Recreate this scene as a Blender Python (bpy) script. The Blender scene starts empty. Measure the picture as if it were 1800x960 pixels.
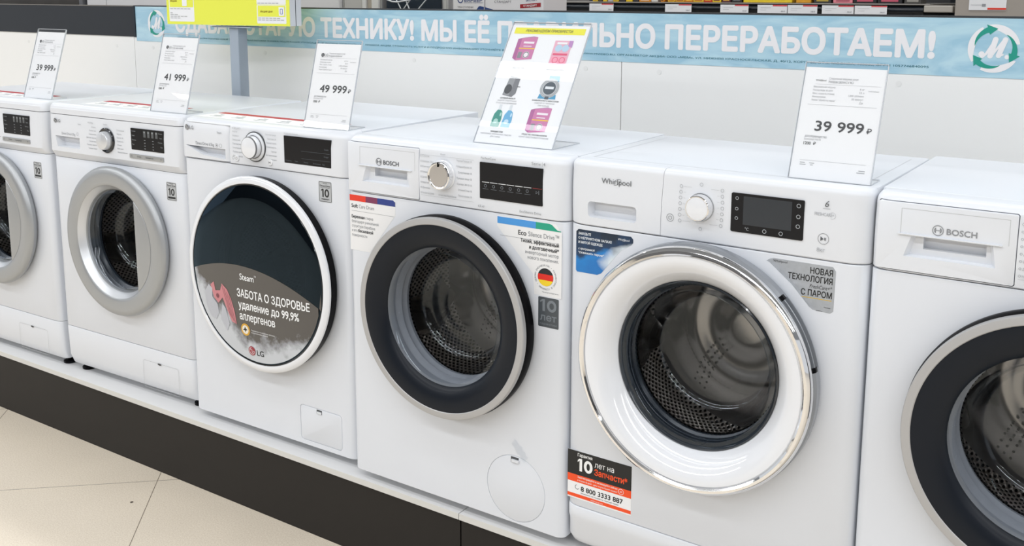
import bpy, bmesh, math, random
from math import pi, sin, cos, radians
import numpy as np
from mathutils import Vector, Matrix
from mathutils.geometry import delaunay_2d_cdt
random.seed(7)
S = bpy.context.scene
COL = S.collection
SH = 0.207                                   # height of the display platform's top above the floor

# ------------------------------------------------------------------ camera
cam_d = bpy.data.cameras.new('camera'); cam = bpy.data.objects.new('camera', cam_d); COL.objects.link(cam)
S.camera = cam
YAW, PITCH, ROLL = 0.592497, 0.165603, 0.002282
cam_d.sensor_width = 36.0; cam_d.sensor_fit = 'HORIZONTAL'
cam_d.lens = 1785.106 / 1800 * 36.0
cam_d.shift_y = -192.026 / 1800
d = Vector((-sin(YAW)*cos(PITCH), cos(YAW)*cos(PITCH), -sin(PITCH)))
r = Vector((cos(YAW), sin(YAW), 0)); u = r.cross(d)
r2 = r*cos(ROLL) + u*sin(ROLL); u2 = u*cos(ROLL) - r*sin(ROLL)
m = Matrix((r2, u2, -d)).transposed().to_4x4(); m.translation = Vector((2.867433, -1.730531, 1.175132 + SH))
cam.matrix_world = m
cam_d.clip_start = 0.05

# ------------------------------------------------------------------ world, lights, exposure
W = bpy.data.worlds.new('world'); S.world = W; W.use_nodes = True
W.node_tree.nodes['Background'].inputs[0].default_value = (0.93, 0.96, 1.0, 1)
W.node_tree.nodes['Background'].inputs[1].default_value = 0.85
S.view_settings.view_transform = 'Standard'; S.view_settings.look = 'None'
S.view_settings.exposure = -0.20; S.view_settings.gamma = 1.0
try: S.view_settings.use_curve_mapping = False
except Exception: pass
def area(name, loc, sx, sy, power, color=(1, 0.985, 0.97), rot=(0, 0, 0)):
    l = bpy.data.lights.new(name, 'AREA'); l.shape = 'RECTANGLE'; l.size = sx; l.size_y = sy
    l.energy = power; l.color = color
    o = bpy.data.objects.new(name, l); o.location = loc; o.rotation_euler = rot; COL.objects.link(o); return o
LC = (0.97, 0.985, 1.0)
area('linear_lamp', (1.0, -1.03, 3.0 + SH), 14, 0.10, 66, LC)
area('linear_lamp', (1.0, -1.37, 3.0 + SH), 14, 0.035, 19, LC)
area('linear_lamp', (1.0, -2.25, 3.0 + SH), 14, 0.14, 170, LC)
area('linear_lamp', (1.0, -5.2, 3.0 + SH), 14, 0.14, 330, LC)
area('linear_lamp', (1.0, 0.9, 3.0 + SH), 14, 0.14, 105, LC)
area('linear_lamp', (1.0, 3.0, 3.0 + SH), 14, 0.14, 100, LC)

# ------------------------------------------------------------------ materials
MATS = {}
def nn(nt, t, **kw):
    n = nt.nodes.new(t)
    for k, v in kw.items(): setattr(n, k, v)
    return n
def pm(name, col, rough=0.4, metal=0.0, coat=0.0, spec=0.5, var=0.0, scale=30.0, bump=0.0, emit=None):
    """procedural Principled material; noise gives a little wear in colour, gloss and relief"""
    if name in MATS: return MATS[name]
    mt = bpy.data.materials.new(name); mt.use_nodes = True; nt = mt.node_tree
    b = nt.nodes['Principled BSDF']
    b.inputs['Base Color'].default_value = (*col, 1); b.inputs['Roughness'].default_value = rough
    b.inputs['Metallic'].default_value = metal; b.inputs['Coat Weight'].default_value = coat
    b.inputs['Coat Roughness'].default_value = 0.03; b.inputs['Specular IOR Level'].default_value = spec
    tc = nn(nt, 'ShaderNodeTexCoord'); no = nn(nt, 'ShaderNodeTexNoise'); no.inputs['Scale'].default_value = scale
    nt.links.new(tc.outputs['Object'], no.inputs['Vector'])
    mr = nn(nt, 'ShaderNodeMapRange'); nt.links.new(no.outputs['Fac'], mr.inputs['Value'])
    mr.inputs['To Min'].default_value = max(0, rough*0.99); mr.inputs['To Max'].default_value = min(1, rough*1.01)
    nt.links.new(mr.outputs[0], b.inputs['Roughness'])
    if var:
        cr = nn(nt, 'ShaderNodeMix', data_type='RGBA')
        cr.inputs['A'].default_value = (*[c*(1-var) for c in col], 1); cr.inputs['B'].default_value = (*[min(1, c*(1+var)) for c in col], 1)
        nt.links.new(no.outputs['Fac'], cr.inputs['Factor']); nt.links.new(cr.outputs['Result'], b.inputs['Base Color'])
    if bump:
        bp = nn(nt, 'ShaderNodeBump'); bp.inputs['Strength'].default_value = bump; bp.inputs['Distance'].default_value = 0.0005
        nt.links.new(no.outputs['Fac'], bp.inputs['Height']); nt.links.new(bp.outputs[0], b.inputs['Normal'])
    MATS[name] = mt; return mt
def hexc(s):
    c = [int(s[i:i+2], 16)/255 for i in (0, 2, 4)]
    return tuple(x/12.92 if x <= 0.04045 else ((x+0.055)/1.055)**2.4 for x in c)
def ink(h): return pm('ink_'+h, hexc(h), 0.45)
def glassmat(name, tint, gloss=1.0, rough=0.0, ior=1.5, gcol=(1, 1, 1)):
    if name in MATS: return MATS[name]
    mt = bpy.data.materials.new(name); mt.use_nodes = True; nt = mt.node_tree; nt.nodes.clear()
    out = nn(nt, 'ShaderNodeOutputMaterial'); mx = nn(nt, 'ShaderNodeMixShader'); tr = nn(nt, 'ShaderNodeBsdfTransparent'); gl = nn(nt, 'ShaderNodeBsdfGlossy')
    fr = nn(nt, 'ShaderNodeFresnel'); fr.inputs['IOR'].default_value = ior
    mu = nn(nt, 'ShaderNodeMath', operation='MULTIPLY'); mu.inputs[1].default_value = gloss
    tr.inputs['Color'].default_value = (*tint, 1); gl.inputs['Roughness'].default_value = rough; gl.inputs['Color'].default_value = (*gcol, 1)
    geo = nn(nt, 'ShaderNodeNewGeometry'); inv = nn(nt, 'ShaderNodeMath', operation='SUBTRACT'); inv.inputs[0].default_value = 1
    nt.links.new(geo.outputs['Backfacing'], inv.inputs[1])
    mu2 = nn(nt, 'ShaderNodeMath', operation='MULTIPLY')
    nt.links.new(fr.outputs[0], mu.inputs[0]); nt.links.new(mu.outputs[0], mu2.inputs[0]); nt.links.new(inv.outputs[0], mu2.inputs[1])
    nt.links.new(mu2.outputs[0], mx.inputs[0])
    nt.links.new(tr.outputs[0], mx.inputs[1]); nt.links.new(gl.outputs[0], mx.inputs[2]); nt.links.new(mx.outputs[0], out.inputs[0])
    MATS[name] = mt; return mt

WHITE = pm('white_enamel', (0.735, 0.765, 0.82), 0.27, var=0.01, scale=8)
WHITE2 = pm('white_plastic', (0.745, 0.77, 0.815), 0.30, var=0.01, scale=8)
WHITEG = pm('white_gloss_plastic', (0.80, 0.82, 0.86), 0.10, coat=0.6)
SILVER = pm('silver_painted_plastic', (0.41, 0.425, 0.44), 0.36, metal=0.5)
SILVERL = pm('bright_silver_plastic', (0.72, 0.74, 0.77), 0.30, metal=0.45)
SATIN = pm('satin_aluminium', (0.47, 0.47, 0.475), 0.5, metal=0.4)
CHROME = pm('chrome', (0.86, 0.86, 0.87), 0.05, metal=1.0)
BLACKG = pm('black_gloss_plastic', (0.012, 0.014, 0.018), 0.12, coat=0.3)
BLACK = pm('black_plastic', (0.004, 0.004, 0.005), 0.25, spec=0.08)
NAVY = pm('blue_black_door_panel', (0.007, 0.010, 0.016), 0.32, spec=0.22)
RUBBER = pm('grey_door_seal_rubber', (0.26, 0.275, 0.30), 0.4, var=0.1, scale=60)
DRUBBER = pm('dark_door_seal_rubber', (0.028, 0.036, 0.046), 0.22, var=0.1, scale=60)
BLKGLASS = pm('black_display_glass', (0.004, 0.005, 0.008), 0.06, spec=0.3)
GLASS = glassmat('clear_door_glass', (0.80, 0.82, 0.85), 1.0, 0.01, gcol=(0.85, 0.93, 1.0))
TINT = glassmat('dark_tinted_door_glass', (0.08, 0.095, 0.11), 0.9, 0.01, gcol=(0.50, 0.74, 1.0))
ACRYL = glassmat('clear_acrylic', (0.985, 0.99, 0.995), 0.8, 0.0)
ACRYLE = pm('acrylic_edge', (0.55, 0.58, 0.62), 0.2)
PAPER = pm('white_paper', (0.88, 0.885, 0.90), 0.5)
GREY = pm('grey_seam', (0.30, 0.31, 0.32), 0.5)

# perforated steel of the drums: real colour and relief pattern on a surface of revolution about local Y
def steelmat():
    mt = bpy.data.materials.new('perforated_steel'); mt.use_nodes = True; nt = mt.node_tree; L = nt.links
    b = nt.nodes['Principled BSDF']; b.inputs['Metallic'].default_value = 1.0; b.inputs['Roughness'].default_value = 0.32
    uv = nn(nt, 'ShaderNodeUVMap'); sp = nn(nt, 'ShaderNodeSeparateXYZ'); L.new(uv.outputs[0], sp.inputs[0])
    def M(op, a, bb=None):
        n = nn(nt, 'ShaderNodeMath', operation=op)
        for i, v in enumerate((a, bb)):
            if v is None: continue
            if isinstance(v, (int, float)): n.inputs[i].default_value = v
            else: L.new(v, n.inputs[i])
        return n.outputs[0]
    def dist(off):
        fx = M('SUBTRACT', M('FRACT', M('ADD', sp.outputs[0], off)), 0.5); fy = M('SUBTRACT', M('FRACT', M('ADD', sp.outputs[1], off)), 0.5)
        return M('SQRT', M('ADD', M('MULTIPLY', fx, fx), M('MULTIPLY', fy, M('MULTIPLY', fy, 0.6))))
    dd = M('MINIMUM', dist(0.0), dist(0.5))
    mr = nn(nt, 'ShaderNodeMapRange'); L.new(dd, mr.inputs[0]); mr.inputs[1].default_value = 0.17; mr.inputs[2].default_value = 0.22
    mx = nn(nt, 'ShaderNodeMix', data_type='RGBA'); L.new(mr.outputs[0], mx.inputs['Factor'])
    mx.inputs['A'].default_value = (0.01, 0.009, 0.008, 1); mx.inputs['B'].default_value = (0.58, 0.55, 0.52, 1)
    L.new(mx.outputs['Result'], b.inputs['Base Color'])
    mr2 = nn(nt, 'ShaderNodeMapRange'); L.new(dd, mr2.inputs[0]); mr2.inputs[1].default_value = 0.1; mr2.inputs[2].default_value = 0.45
    bp = nn(nt, 'ShaderNodeBump'); bp.inputs['Strength'].default_value = 0.6; bp.inputs['Distance'].default_value = 0.002
    L.new(mr2.outputs[0], bp.inputs['Height']); L.new(bp.outputs[0], b.inputs['Normal'])
    return mt
PERF = steelmat()
STEEL = pm('brushed_drum_steel', (0.40, 0.375, 0.35), 0.22, metal=1.0, var=0.12, scale=6)

# ------------------------------------------------------------------ object helpers
def tag(o, label=None, cat=None, group=None, kind=None):
    if label: o['label'] = label
    if cat: o['category'] = cat
    if group: o['group'] = group
    if kind: o['kind'] = kind
    return o
def empty(name, loc, rz=0.0, **kw):
    o = bpy.data.objects.new(name, None); o.empty_display_size = 0.05; o.location = loc; o.rotation_euler = (0, 0, rz)
    COL.objects.link(o); return tag(o, **kw)
def mk(name, vs, fs, mat, parent=None, smooth=None, fn=None, mids=None, uvs=None, label=None):
    me = bpy.data.meshes.new(name)
    if fn: vs = [fn(*v) for v in vs]
    me.from_pydata([tuple(v) for v in vs], [], fs)
    for mm in (mat if isinstance(mat, (list, tuple)) else [mat]): me.materials.append(mm)
    if mids:
        for p, i in zip(me.polygons, mids): p.material_index = i
    if uvs:
        ul = me.uv_layers.new(name='UVMap')
        for p in me.polygons:
            for li, k in zip(p.loop_indices, range(len(p.vertices))): ul.data[li].uv = uvs[p.index][k]
    me.validate(); me.update()
    bm = bmesh.new(); bm.from_mesh(me)
    if not uvs: bmesh.ops.remove_doubles(bm, verts=bm.verts, dist=1e-6)
    bm.to_mesh(me); bm.free()
    if smooth:
        me.shade_smooth(); me.set_sharp_from_angle(angle=radians(smooth))
    o = bpy.data.objects.new(name, me); COL.objects.link(o)
    if parent: o.parent = parent
    if label: o['label'] = label
    return o
def fixn(o):
    bm = bmesh.new(); bm.from_mesh(o.data); bmesh.ops.recalc_face_normals(bm, faces=bm.faces); bm.to_mesh(o.data); bm.free(); return o
class Buf:
    """collects geometry of one object in face coordinates (u right, z up, o out of the face)"""
    def __init__(s): s.v = []; s.f = []; s.k = 0
    def add(s, vs, fs):
        n = len(s.v); s.v += [tuple(v) for v in vs]; s.f += [tuple(i+n for i in f) for f in fs]
    def poly(s, pts, o=0.0006):
        s.k += 1; o += s.k % 40*0.000004             # overlapping strokes never share exactly one plane
        s.add([(a, b, o) for a, b in pts], [tuple(range(len(pts)))])
    def rect(s, u0, z0, u1, z1, o=0.0006): s.poly([(u0, z0), (u1, z0), (u1, z1), (u0, z1)], o)
    def disk(s, u, z, r, o=0.0006, n=32, rz=None):
        s.poly([(u+r*cos(2*pi*i/n), z+(rz or r)*sin(2*pi*i/n)) for i in range(n)], o)
    def ring(s, u, z, r0, r1, o=0.0006, n=48, a0=0, a1=360, taper=None):
        N = max(3, int(n*abs(a1-a0)/360)); vs = []
        for i in range(N+1):
            t = i/N; a = radians(a0+(a1-a0)*t)
            ra, rb = r0, r1
            if taper: mid = taper(t); ra, rb = mid
            vs += [(u+ra*cos(a), z+ra*sin(a), o), (u+rb*cos(a), z+rb*sin(a), o)]
        s.add(vs, [(2*i, 2*i+2, 2*i+3, 2*i+1) if r1 < r0 else (2*i, 2*i+1, 2*i+3, 2*i+2) for i in range(N)])
    def line(s, pts, w, o=0.0006, cap=False):
        for (a, b), (c, e) in zip(pts, pts[1:]):
            L = math.hypot(c-a, e-b) or 1; nx, nz = -(e-b)/L*w/2, (c-a)/L*w/2
            s.poly([(a-nx, b-nz), (c-nx, e-nz), (c+nx, e+nz), (a+nx, b+nz)], o)
        if cap:
            for (a, b) in pts: s.disk(a, b, w/2, o, 16)
    def box(s, u0, u1, z0, z1, o0, o1):
        s.add([(x, y, z) for z in (o0, o1) for y in (z0, z1) for x in (u0, u1)],
              [(0, 2, 3, 1), (4, 5, 7, 6), (0, 1, 5, 4), (2, 6, 7, 3), (0, 4, 6, 2), (1, 3, 7, 5)])
    def text(s, t, u, z, h, w=None, al='L', bold=0.0, shear=0.0, o=0.0007, rot=0.0):
        vs, fs, x0, x1 = glyphs(t, 0.0, shear)
        k = h/0.729; kx = (w/(x1-x0)) if w else k
        off = {'L': -x0*kx, 'R': -x1*kx, 'C': -(x0+x1)/2*kx}[al]
        cr, sr = cos(rot), sin(rot)
        bw = bold*k*0.75
        dirs = ((0, 0),)
        if bold > 0.04: dirs = ((0, 0),)+tuple((1.25*cos(pi*q/5), 1.25*sin(pi*q/5)) for q in range(10))
        elif bold > 0.009: dirs = ((-1, 0), (1, 0), (0, 1), (0, -1), (0.7, 0.7), (-0.7, -0.7), (0.7, -0.7), (-0.7, 0.7)) if len(t) < 22 else ((-1, 0), (1, 0))
        for n_, (dx, dz) in enumerate(dirs):
            out = []
            for (x, y) in vs:
                a, b = x*kx+off+dx*bw, y*k+dz*bw
                out.append((u+a*cr-b*sr, z+a*sr+b*cr, o+n_*0.000015))
            s.add(out, fs)
    def done(s, name, mat, parent=None, fn=None, smooth=None, label=None):
        if not s.v: return None
        return mk(name, s.v, s.f, mat, parent, smooth, fn, label=label)
_fc = bpy.data.curves.new('lettering', 'FONT'); _fo = bpy.data.objects.new('lettering', _fc); COL.objects.link(_fo)
_gc = {}
_fc.fill_mode = 'NONE'
def glyphs(t, bold, shear):
    """outline of the lettering, filled by constrained triangulation with the non-zero winding rule"""
    k = (t, bold, shear)
    if k not in _gc:
        _fc.body = t; _fc.shear = shear; _fc.resolution_u = 3
        _fo.update_tag(); bpy.context.view_layer.update()
        me = bpy.data.meshes.new_from_object(_fo.evaluated_get(bpy.context.evaluated_depsgraph_get()))
        P_ = np.array([(v.co.x, v.co.y) for v in me.vertices]).reshape(-1, 2); E_ = np.array([tuple(e.vertices) for e in me.edges], dtype=int).reshape(-1, 2)
        bpy.data.meshes.remove(me)
        # direct every closed loop the way its points run
        nxt = {}
        for a, b in E_: nxt.setdefault(int(a), []).append(int(b)); nxt.setdefault(int(b), []).append(int(a))
        loops = []; seen = set()
        for st in sorted(nxt):
            if st in seen: continue
            lp = [st]; seen.add(st); cur = st
            nb = st+1 if st+1 in nxt[st] else nxt[st][0]
            while nb not in seen:
                lp.append(nb); seen.add(nb); prev, cur = cur, nb
                q = [x for x in nxt[cur] if x != prev]; nb = q[0] if q else st
            loops.append(lp)
        de = np.array([(a, b) for lp in loops for a, b in zip(lp, lp[1:]+lp[:1])], dtype=int)
        vs, _, fs, *_r = delaunay_2d_cdt([Vector(p) for p in P_], [tuple(int(x) for x in e) for e in de], [], 0, 1e-6)
        V = np.array([tuple(v) for v in vs]); F = np.array([tuple(f) for f in fs], dtype=int)
        c = V[F].mean(axis=1); A = P_[de[:, 0]]; Bq = P_[de[:, 1]]; keep = np.zeros(len(F), bool)
        for q0 in range(0, len(F), 400):
            cc = c[q0:q0+400]; y = cc[:, 1:2]; x = cc[:, 0:1]
            up = (A[:, 1] <= y) & (Bq[:, 1] > y); dn = (A[:, 1] > y) & (Bq[:, 1] <= y)
            with np.errstate(divide='ignore', invalid='ignore'): xi = A[:, 0]+(y-A[:, 1])/(Bq[:, 1]-A[:, 1])*(Bq[:, 0]-A[:, 0])
            wn = (up & (xi > x)).sum(1)-(dn & (xi > x)).sum(1); keep[q0:q0+400] = wn != 0
        out = []
        for f in F[keep]:
            a, b, c_ = V[f]; ar = (b[0]-a[0])*(c_[1]-a[1])-(c_[0]-a[0])*(b[1]-a[1])
            f = [int(q) for q in f]; out.append(tuple(f) if ar > 0 else tuple(reversed(f)))
        _gc[k] = ([tuple(map(float, v)) for v in V], out, float(V[:, 0].min()), float(V[:, 0].max()))
    return _gc[k]
def face(u, z, o): return (u, -o, z)                       # machine front: local x right, -y out
def rrect(u0, z0, u1, z1, r, n=6):
    pts = []
    for (cx, cz, a0) in ((u1-r, z0+r, -90), (u1-r, z1-r, 0), (u0+r, z1-r, 90), (u0+r, z0+r, 180)):
        for i in range(n+1):
            a = radians(a0+90*i/n); pts.append((cx+r*cos(a), cz+r*sin(a)))
    return pts
def prism(name, pts, o0, o1, mat, parent=None, s1=None, bev=0.0, fn=face, smooth=30, label=None):
    """solid between two copies of an outline; s1 = inward offset factor of the o1 copy about its centre"""
    n = len(pts); cu = sum(p[0] for p in pts)/n; cz = sum(p[1] for p in pts)/n
    def sc(k, o): return [(cu+(a-cu)*k, cz+(b-cz)*k, o) for a, b in pts]
    w = max(p[0] for p in pts)-min(p[0] for p in pts)
    if bev: lv = [sc(1, o0), sc(1, o1-bev), sc(1-2*bev*0.3/w, o1-bev*0.3), sc(1-2*bev/w, o1)]
    else: lv = [sc(1, o0), sc(s1 or 1, o1)]
    vs = [v for l in lv for v in l]; fs = [tuple(reversed(range(n))), tuple(range((len(lv)-1)*n, len(lv)*n))]
    for k in range(len(lv)-1):
        for i in range(n): j = (i+1) % n; fs.append((k*n+i, k*n+j, (k+1)*n+j, (k+1)*n+i))
    return fixn(mk(name, vs, fs, mat, parent, smooth, fn, label=label))
def lathe(name, prof, cu, cz, mat, parent=None, n=96, fn=face, smooth=35, a0=0, a1=360, uvn=None, label=None, closed=False, flip=False):
    full = abs(a1-a0) >= 359.9; N = n if full else max(4, int(n*(a1-a0)/360)); cols = N if full else N+1
    P = len(prof); vs = []
    for i in range(cols):
        a = radians(a0+(a1-a0)*i/N)
        for (r, o) in prof: vs.append((cu+r*cos(a), cz+r*sin(a), o))
    fs = []; uvs = []
    ring = P if closed else P-1
    cum = [0]
    for k in range(1, P): cum.append(cum[-1]+math.hypot(prof[k][0]-prof[k-1][0], prof[k][1]-prof[k-1][1]))
    for i in range(N):
        j = (i+1) % cols
        for k in range(ring):
            k2 = (k+1) % P
            fs.append((i*P+k, j*P+k, j*P+k2, i*P+k2) if not flip else (i*P+k, i*P+k2, j*P+k2, j*P+k))
            if uvn:
                q = [(i/N*uvn[0], cum[k]*uvn[1]), ((i+1)/N*uvn[0], cum[k]*uvn[1]), ((i+1)/N*uvn[0], cum[k2]*uvn[1]), (i/N*uvn[0], cum[k2]*uvn[1])]
                uvs.append(q if not flip else [q[0], q[3], q[2], q[1]])
    return mk(name, vs, fs, mat, parent, smooth, fn, uvs=uvs or None, label=label)
def cut(o, cutters):
    for c in cutters:
        md = o.modifiers.new('cut', 'BOOLEAN'); md.operation = 'DIFFERENCE'; md.solver = 'EXACT'; md.object = c
        if c.parent is None and o.parent is not None: c.parent = o.parent
    bpy.context.view_layer.update()
    me = bpy.data.meshes.new_from_object(o.evaluated_get(bpy.context.evaluated_depsgraph_get()))
    o.modifiers.clear(); old = o.data; o.data = me; me.name = o.name; bpy.data.meshes.remove(old)
    for c in cutters: dm = c.data; bpy.data.objects.remove(c); bpy.data.meshes.remove(dm)
    me.shade_smooth(); me.set_sharp_from_angle(angle=radians(28))
    return o
def slab(name, u0, u1, yb, levels, rx, ry, mat, parent, n=7, label=None):
    """stack of plan outlines: levels = (z, front y, side inset); front corners are rounded rx by ry"""
    vs = []; fs = []
    for (z, yf, s) in levels:
        a, b = u0+s, u1-s
        for i in range(n+1):
            t = radians(180+90*i/n); vs.append((a+rx+rx*cos(t), yf+ry+ry*sin(t), z))
        for i in range(n+1):
            t = radians(270+90*i/n); vs.append((b-rx+rx*cos(t), yf+ry+ry*sin(t), z))
        vs += [(b, yb, z), (a, yb, z)]
    C = 2*(n+1)+2
    for k in range(len(levels)-1):
        for i in range(C): j = (i+1) % C; fs.append((k*C+i, k*C+j, (k+1)*C+j, (k+1)*C+i))
    fs.append(tuple(reversed(range(C)))); fs.append(tuple(range((len(levels)-1)*C, len(levels)*C)))
    return fixn(mk(name, vs, fs, mat, parent, 40, label=label))
def topround(z, y, r, s0=0.0, n=6, yk=1.0, bot=0.0):
    out = []
    for i in range(n+1):
        a = radians(90*i/n); out.append((z-r+r*sin(a), y+r*yk*(1-cos(a)), s0+r*0.6*(1-cos(a))))
    return out

# ------------------------------------------------------------------ small logos (drawn as the printing on the things)
def lg_mark(b, bw, u, z, r, o=0.0007):
    b.disk(u, z, r, o)
    bw.ring(u, z, r*0.62, r*0.76, o+0.0002, a0=95, a1=360); bw.line([(u, z+r*0.42), (u, z-r*0.35), (u+r*0.25, z-r*0.35)], r*0.14, o+0.0002)
    bw.line([(u+r*0.25, z), (u+r*0.7, z)], r*0.14, o+0.0002); bw.disk(u-r*0.33, z+r*0.3, r*0.13, o+0.0002, 12)
def bosch_mark(b, u, z, r, o=0.0007):
    b.ring(u, z, r*0.86, r, o)
    for s in (-1, 1):
        b.ring(u, z, r*0.52, r*0.66, o, a0=(-48 if s > 0 else 132), a1=(48 if s > 0 else 228))
        b.line([(u+s*r*0.4, z-r*0.48), (u+s*r*0.4, z+r*0.48)], r*0.13, o)
        b.line([(u+s*r*0.40, z+s*0), (u, z)], r*0.13, o)
def whirl_mark(b, u, z, w, o=0.0007):
    h = w*0.17
    b.text('Whirlpool', u, z, h, w=w, bold=0.0, o=o)
    pts = []
    for i in range(30):
        a = radians(200+i*9.6); x, y = 0.13*w*cos(a), 0.30*h*4*sin(a)*0.32
        c, s_ = cos(0.75), sin(0.75); pts.append((u+w*0.52+(x*1.3)*c-y*s_, z+h*0.42+(x*1.3)*s_*0.75+y*c))
    b.line(pts, w*0.012, o)
def ten(b, u, z, h, w, t=0.2, o=0.0009):
    """the number 10, centred on u: w is its width, t the stroke as a share of the height"""
    s_ = h*t; a = u-w/2; x1 = a+w*0.30
    b.rect(x1-s_, z, x1, z+h, o); b.poly([(a, z+h*0.70), (x1-s_, z+h*0.84), (x1-s_, z+h), (a, z+h*0.86)], o)
    cx = u+w/2-w*0.29; ra, rz_ = w*0.29, h/2; n = 40; vs = []
    for i in range(n):
        q = 2*pi*i/n; vs += [(cx+(ra-s_)*cos(q), z+h/2+(rz_-s_*0.95)*sin(q), o), (cx+ra*cos(q), z+h/2+rz_*sin(q), o)]
    b.add(vs, [(2*i, 2*i+1, 2*((i+1) % n)+1, 2*((i+1) % n)) for i in range(n)])
def play_mark(b, u, z, k, o=0.0007):
    b.poly([(u-k, z-k*0.8), (u+k*0.1, z), (u-k, z+k*0.8)], o)
    for q in (0.35, 0.75): b.rect(u+k*q, z-k*0.55, u+k*(q+0.2), z+k*0.55, o)

# ================================================================== SETTING
def structure(name, buf, mat, fn=None, smooth=None):
    o = buf.done(name, mat, None, fn, smooth); o['kind'] = 'structure'; return o
# floor: beige tiles laid diagonally, thin dark joints
fm = bpy.data.materials.new('beige_floor_tiles'); fm.use_nodes = True; nt = fm.node_tree; L = nt.links; b = nt.nodes['Principled BSDF']
tc = nn(nt, 'ShaderNodeTexCoord'); mp = nn(nt, 'ShaderNodeMapping'); L.new(tc.outputs['Object'], mp.inputs['Vector'])
mp.inputs['Rotation'].default_value = (0, 0, radians(-42.0))
mp.inputs['Location'].default_value = (0, 0, 0)
sp = nn(nt, 'ShaderNodeSeparateXYZ'); L.new(mp.outputs[0], sp.inputs[0])
def mth(nt, op, a, bb=None):
    n = nn(nt, 'ShaderNodeMath', operation=op)
    for i, v in enumerate((a, bb)):
        if v is None: continue
        if isinstance(v, (int, float)): n.inputs[i].default_value = v
        else: nt.links.new(v, n.inputs[i])
    return n.outputs[0]
ca, sa = cos(radians(-42)), sin(radians(-42)); JX, JY = 0.50, -0.035     # a tile corner
rx_, ry_ = JX*ca-JY*sa, JX*sa+JY*ca; T = 0.6
def joint(axis, off):
    f = mth(nt, 'FRACT', mth(nt, 'DIVIDE', mth(nt, 'SUBTRACT', sp.outputs[axis], off), T))
    dd = mth(nt, 'MINIMUM', f, mth(nt, 'SUBTRACT', 1.0, f)); return mth(nt, 'LESS_THAN', dd, 0.0011/T)
jj = mth(nt, 'MAXIMUM', joint(0, rx_), joint(1, ry_))
n1 = nn(nt, 'ShaderNodeTexNoise'); n1.inputs['Scale'].default_value = 260; n1.inputs['Detail'].default_value = 3; L.new(tc.outputs['Object'], n1.inputs['Vector'])
n2 = nn(nt, 'ShaderNodeTexNoise'); n2.inputs['Scale'].default_value = 5; L.new(tc.outputs['Object'], n2.inputs['Vector'])
cr = nn(nt, 'ShaderNodeValToRGB'); L.new(n1.outputs['Fac'], cr.inputs[0])
cr.color_ramp.elements[0].position = 0.3; cr.color_ramp.elements[0].color = (*hexc('DACCB8'), 1); cr.color_ramp.elements[1].position = 0.7; cr.color_ramp.elements[1].color = (*hexc('EFE4D2'), 1)
mx0 = nn(nt, 'ShaderNodeMix', data_type='RGBA', blend_type='MULTIPLY'); mx0.inputs['Factor'].default_value = 0.10
L.new(cr.outputs[0], mx0.inputs['A']); L.new(n2.outputs['Fac'], mx0.inputs['B'])
mx = nn(nt, 'ShaderNodeMix', data_type='RGBA'); L.new(jj, mx.inputs['Factor']); L.new(mx0.outputs['Result'], mx.inputs['A']); mx.inputs['B'].default_value = (*hexc('7C6F60'), 1)
L.new(mx.outputs['Result'], b.inputs['Base Color']); b.inputs['Roughness'].default_value = 0.35
B = Buf(); B.add([(-9, -7, 0), (11, -7, 0), (11, 8, 0), (-9, 8, 0)], [(0, 1, 2, 3)]); structure('floor', B, fm)
B = Buf(); B.add([(-9, -7, 3.45), (11, -7, 3.45), (11, 8, 3.45), (-9, 8, 3.45)], [(3, 2, 1, 0)]); structure('ceiling', B, pm('ceiling_panels', (0.36, 0.39, 0.44), 0.8, var=0.05, scale=1))
B = Buf(); B.add([(-9, 8, 0), (11, 8, 0), (11, 8, 3.45), (-9, 8, 3.45)], [(0, 1, 2, 3)]); structure('wall_far', B, pm('far_wall_paint', (0.35, 0.34, 0.33), 0.8, var=0.05, scale=1))
B = Buf(); B.add([(-9, -7, 0), (11, -7, 0), (11, -7, 3.45), (-9, -7, 3.45)], [(3, 2, 1, 0)]); structure('wall_front', B, pm('front_wall_paint', (0.12, 0.12, 0.125), 0.8, var=0.1, scale=1))

# partition wall behind the machines: white panels with open joints, capped by a thin dark trim
WY = 0.674
def wallfn(u, z, o): return (u, WY-o, z+SH)
WPAINT = pm('off_white_laminate', hexc('F5F5F3'), 0.5, var=0.015, scale=3)
CAP = pm('plastic_screw_cap', hexc('EFEFED'), 0.35)
wedges = [-4.60, -2.54, -0.472, 1.599, 3.67, 5.74]
for i, (a, c) in enumerate(zip(wedges, wedges[1:])):
    w = prism('wall_back', [(a+0.0012, -SH), (c-0.0012, -SH), (c-0.0012, 1.127), (a+0.0012, 1.127)], -0.018, 0, WPAINT, None, fn=wallfn, smooth=None)
    w['kind'] = 'structure'
    for cu in (a+0.11, a+0.709, a+1.361, c-0.11):
        prism('screw_cap', [(cu+0.0065*cos(2*pi*k/20), 0.976+0.0065*sin(2*pi*k/20)) for k in range(20)], 0.0002, 0.0009, CAP, w, fn=wallfn, smooth=None)
B = Buf(); B.box(-4.6, 5.74, -SH, 1.125, -0.03, -0.0185); structure('wall_back', B, pm('joint_backing', hexc('8A8784'), 0.7), wallfn)
B = Buf(); B.box(-0.462, 5.74, 1.127, 1.1305, -0.03, 0.0025); structure('trim_1', B, pm('dark_edge_trim', hexc('34383C'), 0.4), wallfn)
B = Buf(); B.box(-4.6, -0.462, 1.1265, 1.1295, -0.03, 0.004); structure('trim_2', B, pm('grey_edge_trim', hexc('77736E'), 0.5), wallfn)
B = Buf(); B.box(-4.6, -0.4665, 1.014, 1.1263, 0.0003, 0.004)
o = B.done('fascia_strip', pm('anthracite_laminate', hexc('2C3036'), 0.5, spec=0.3, var=0.06, scale=40), None, wallfn); tag(o, 'long anthracite strip on top of the white partition, at far left', 'fascia strip')
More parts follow.
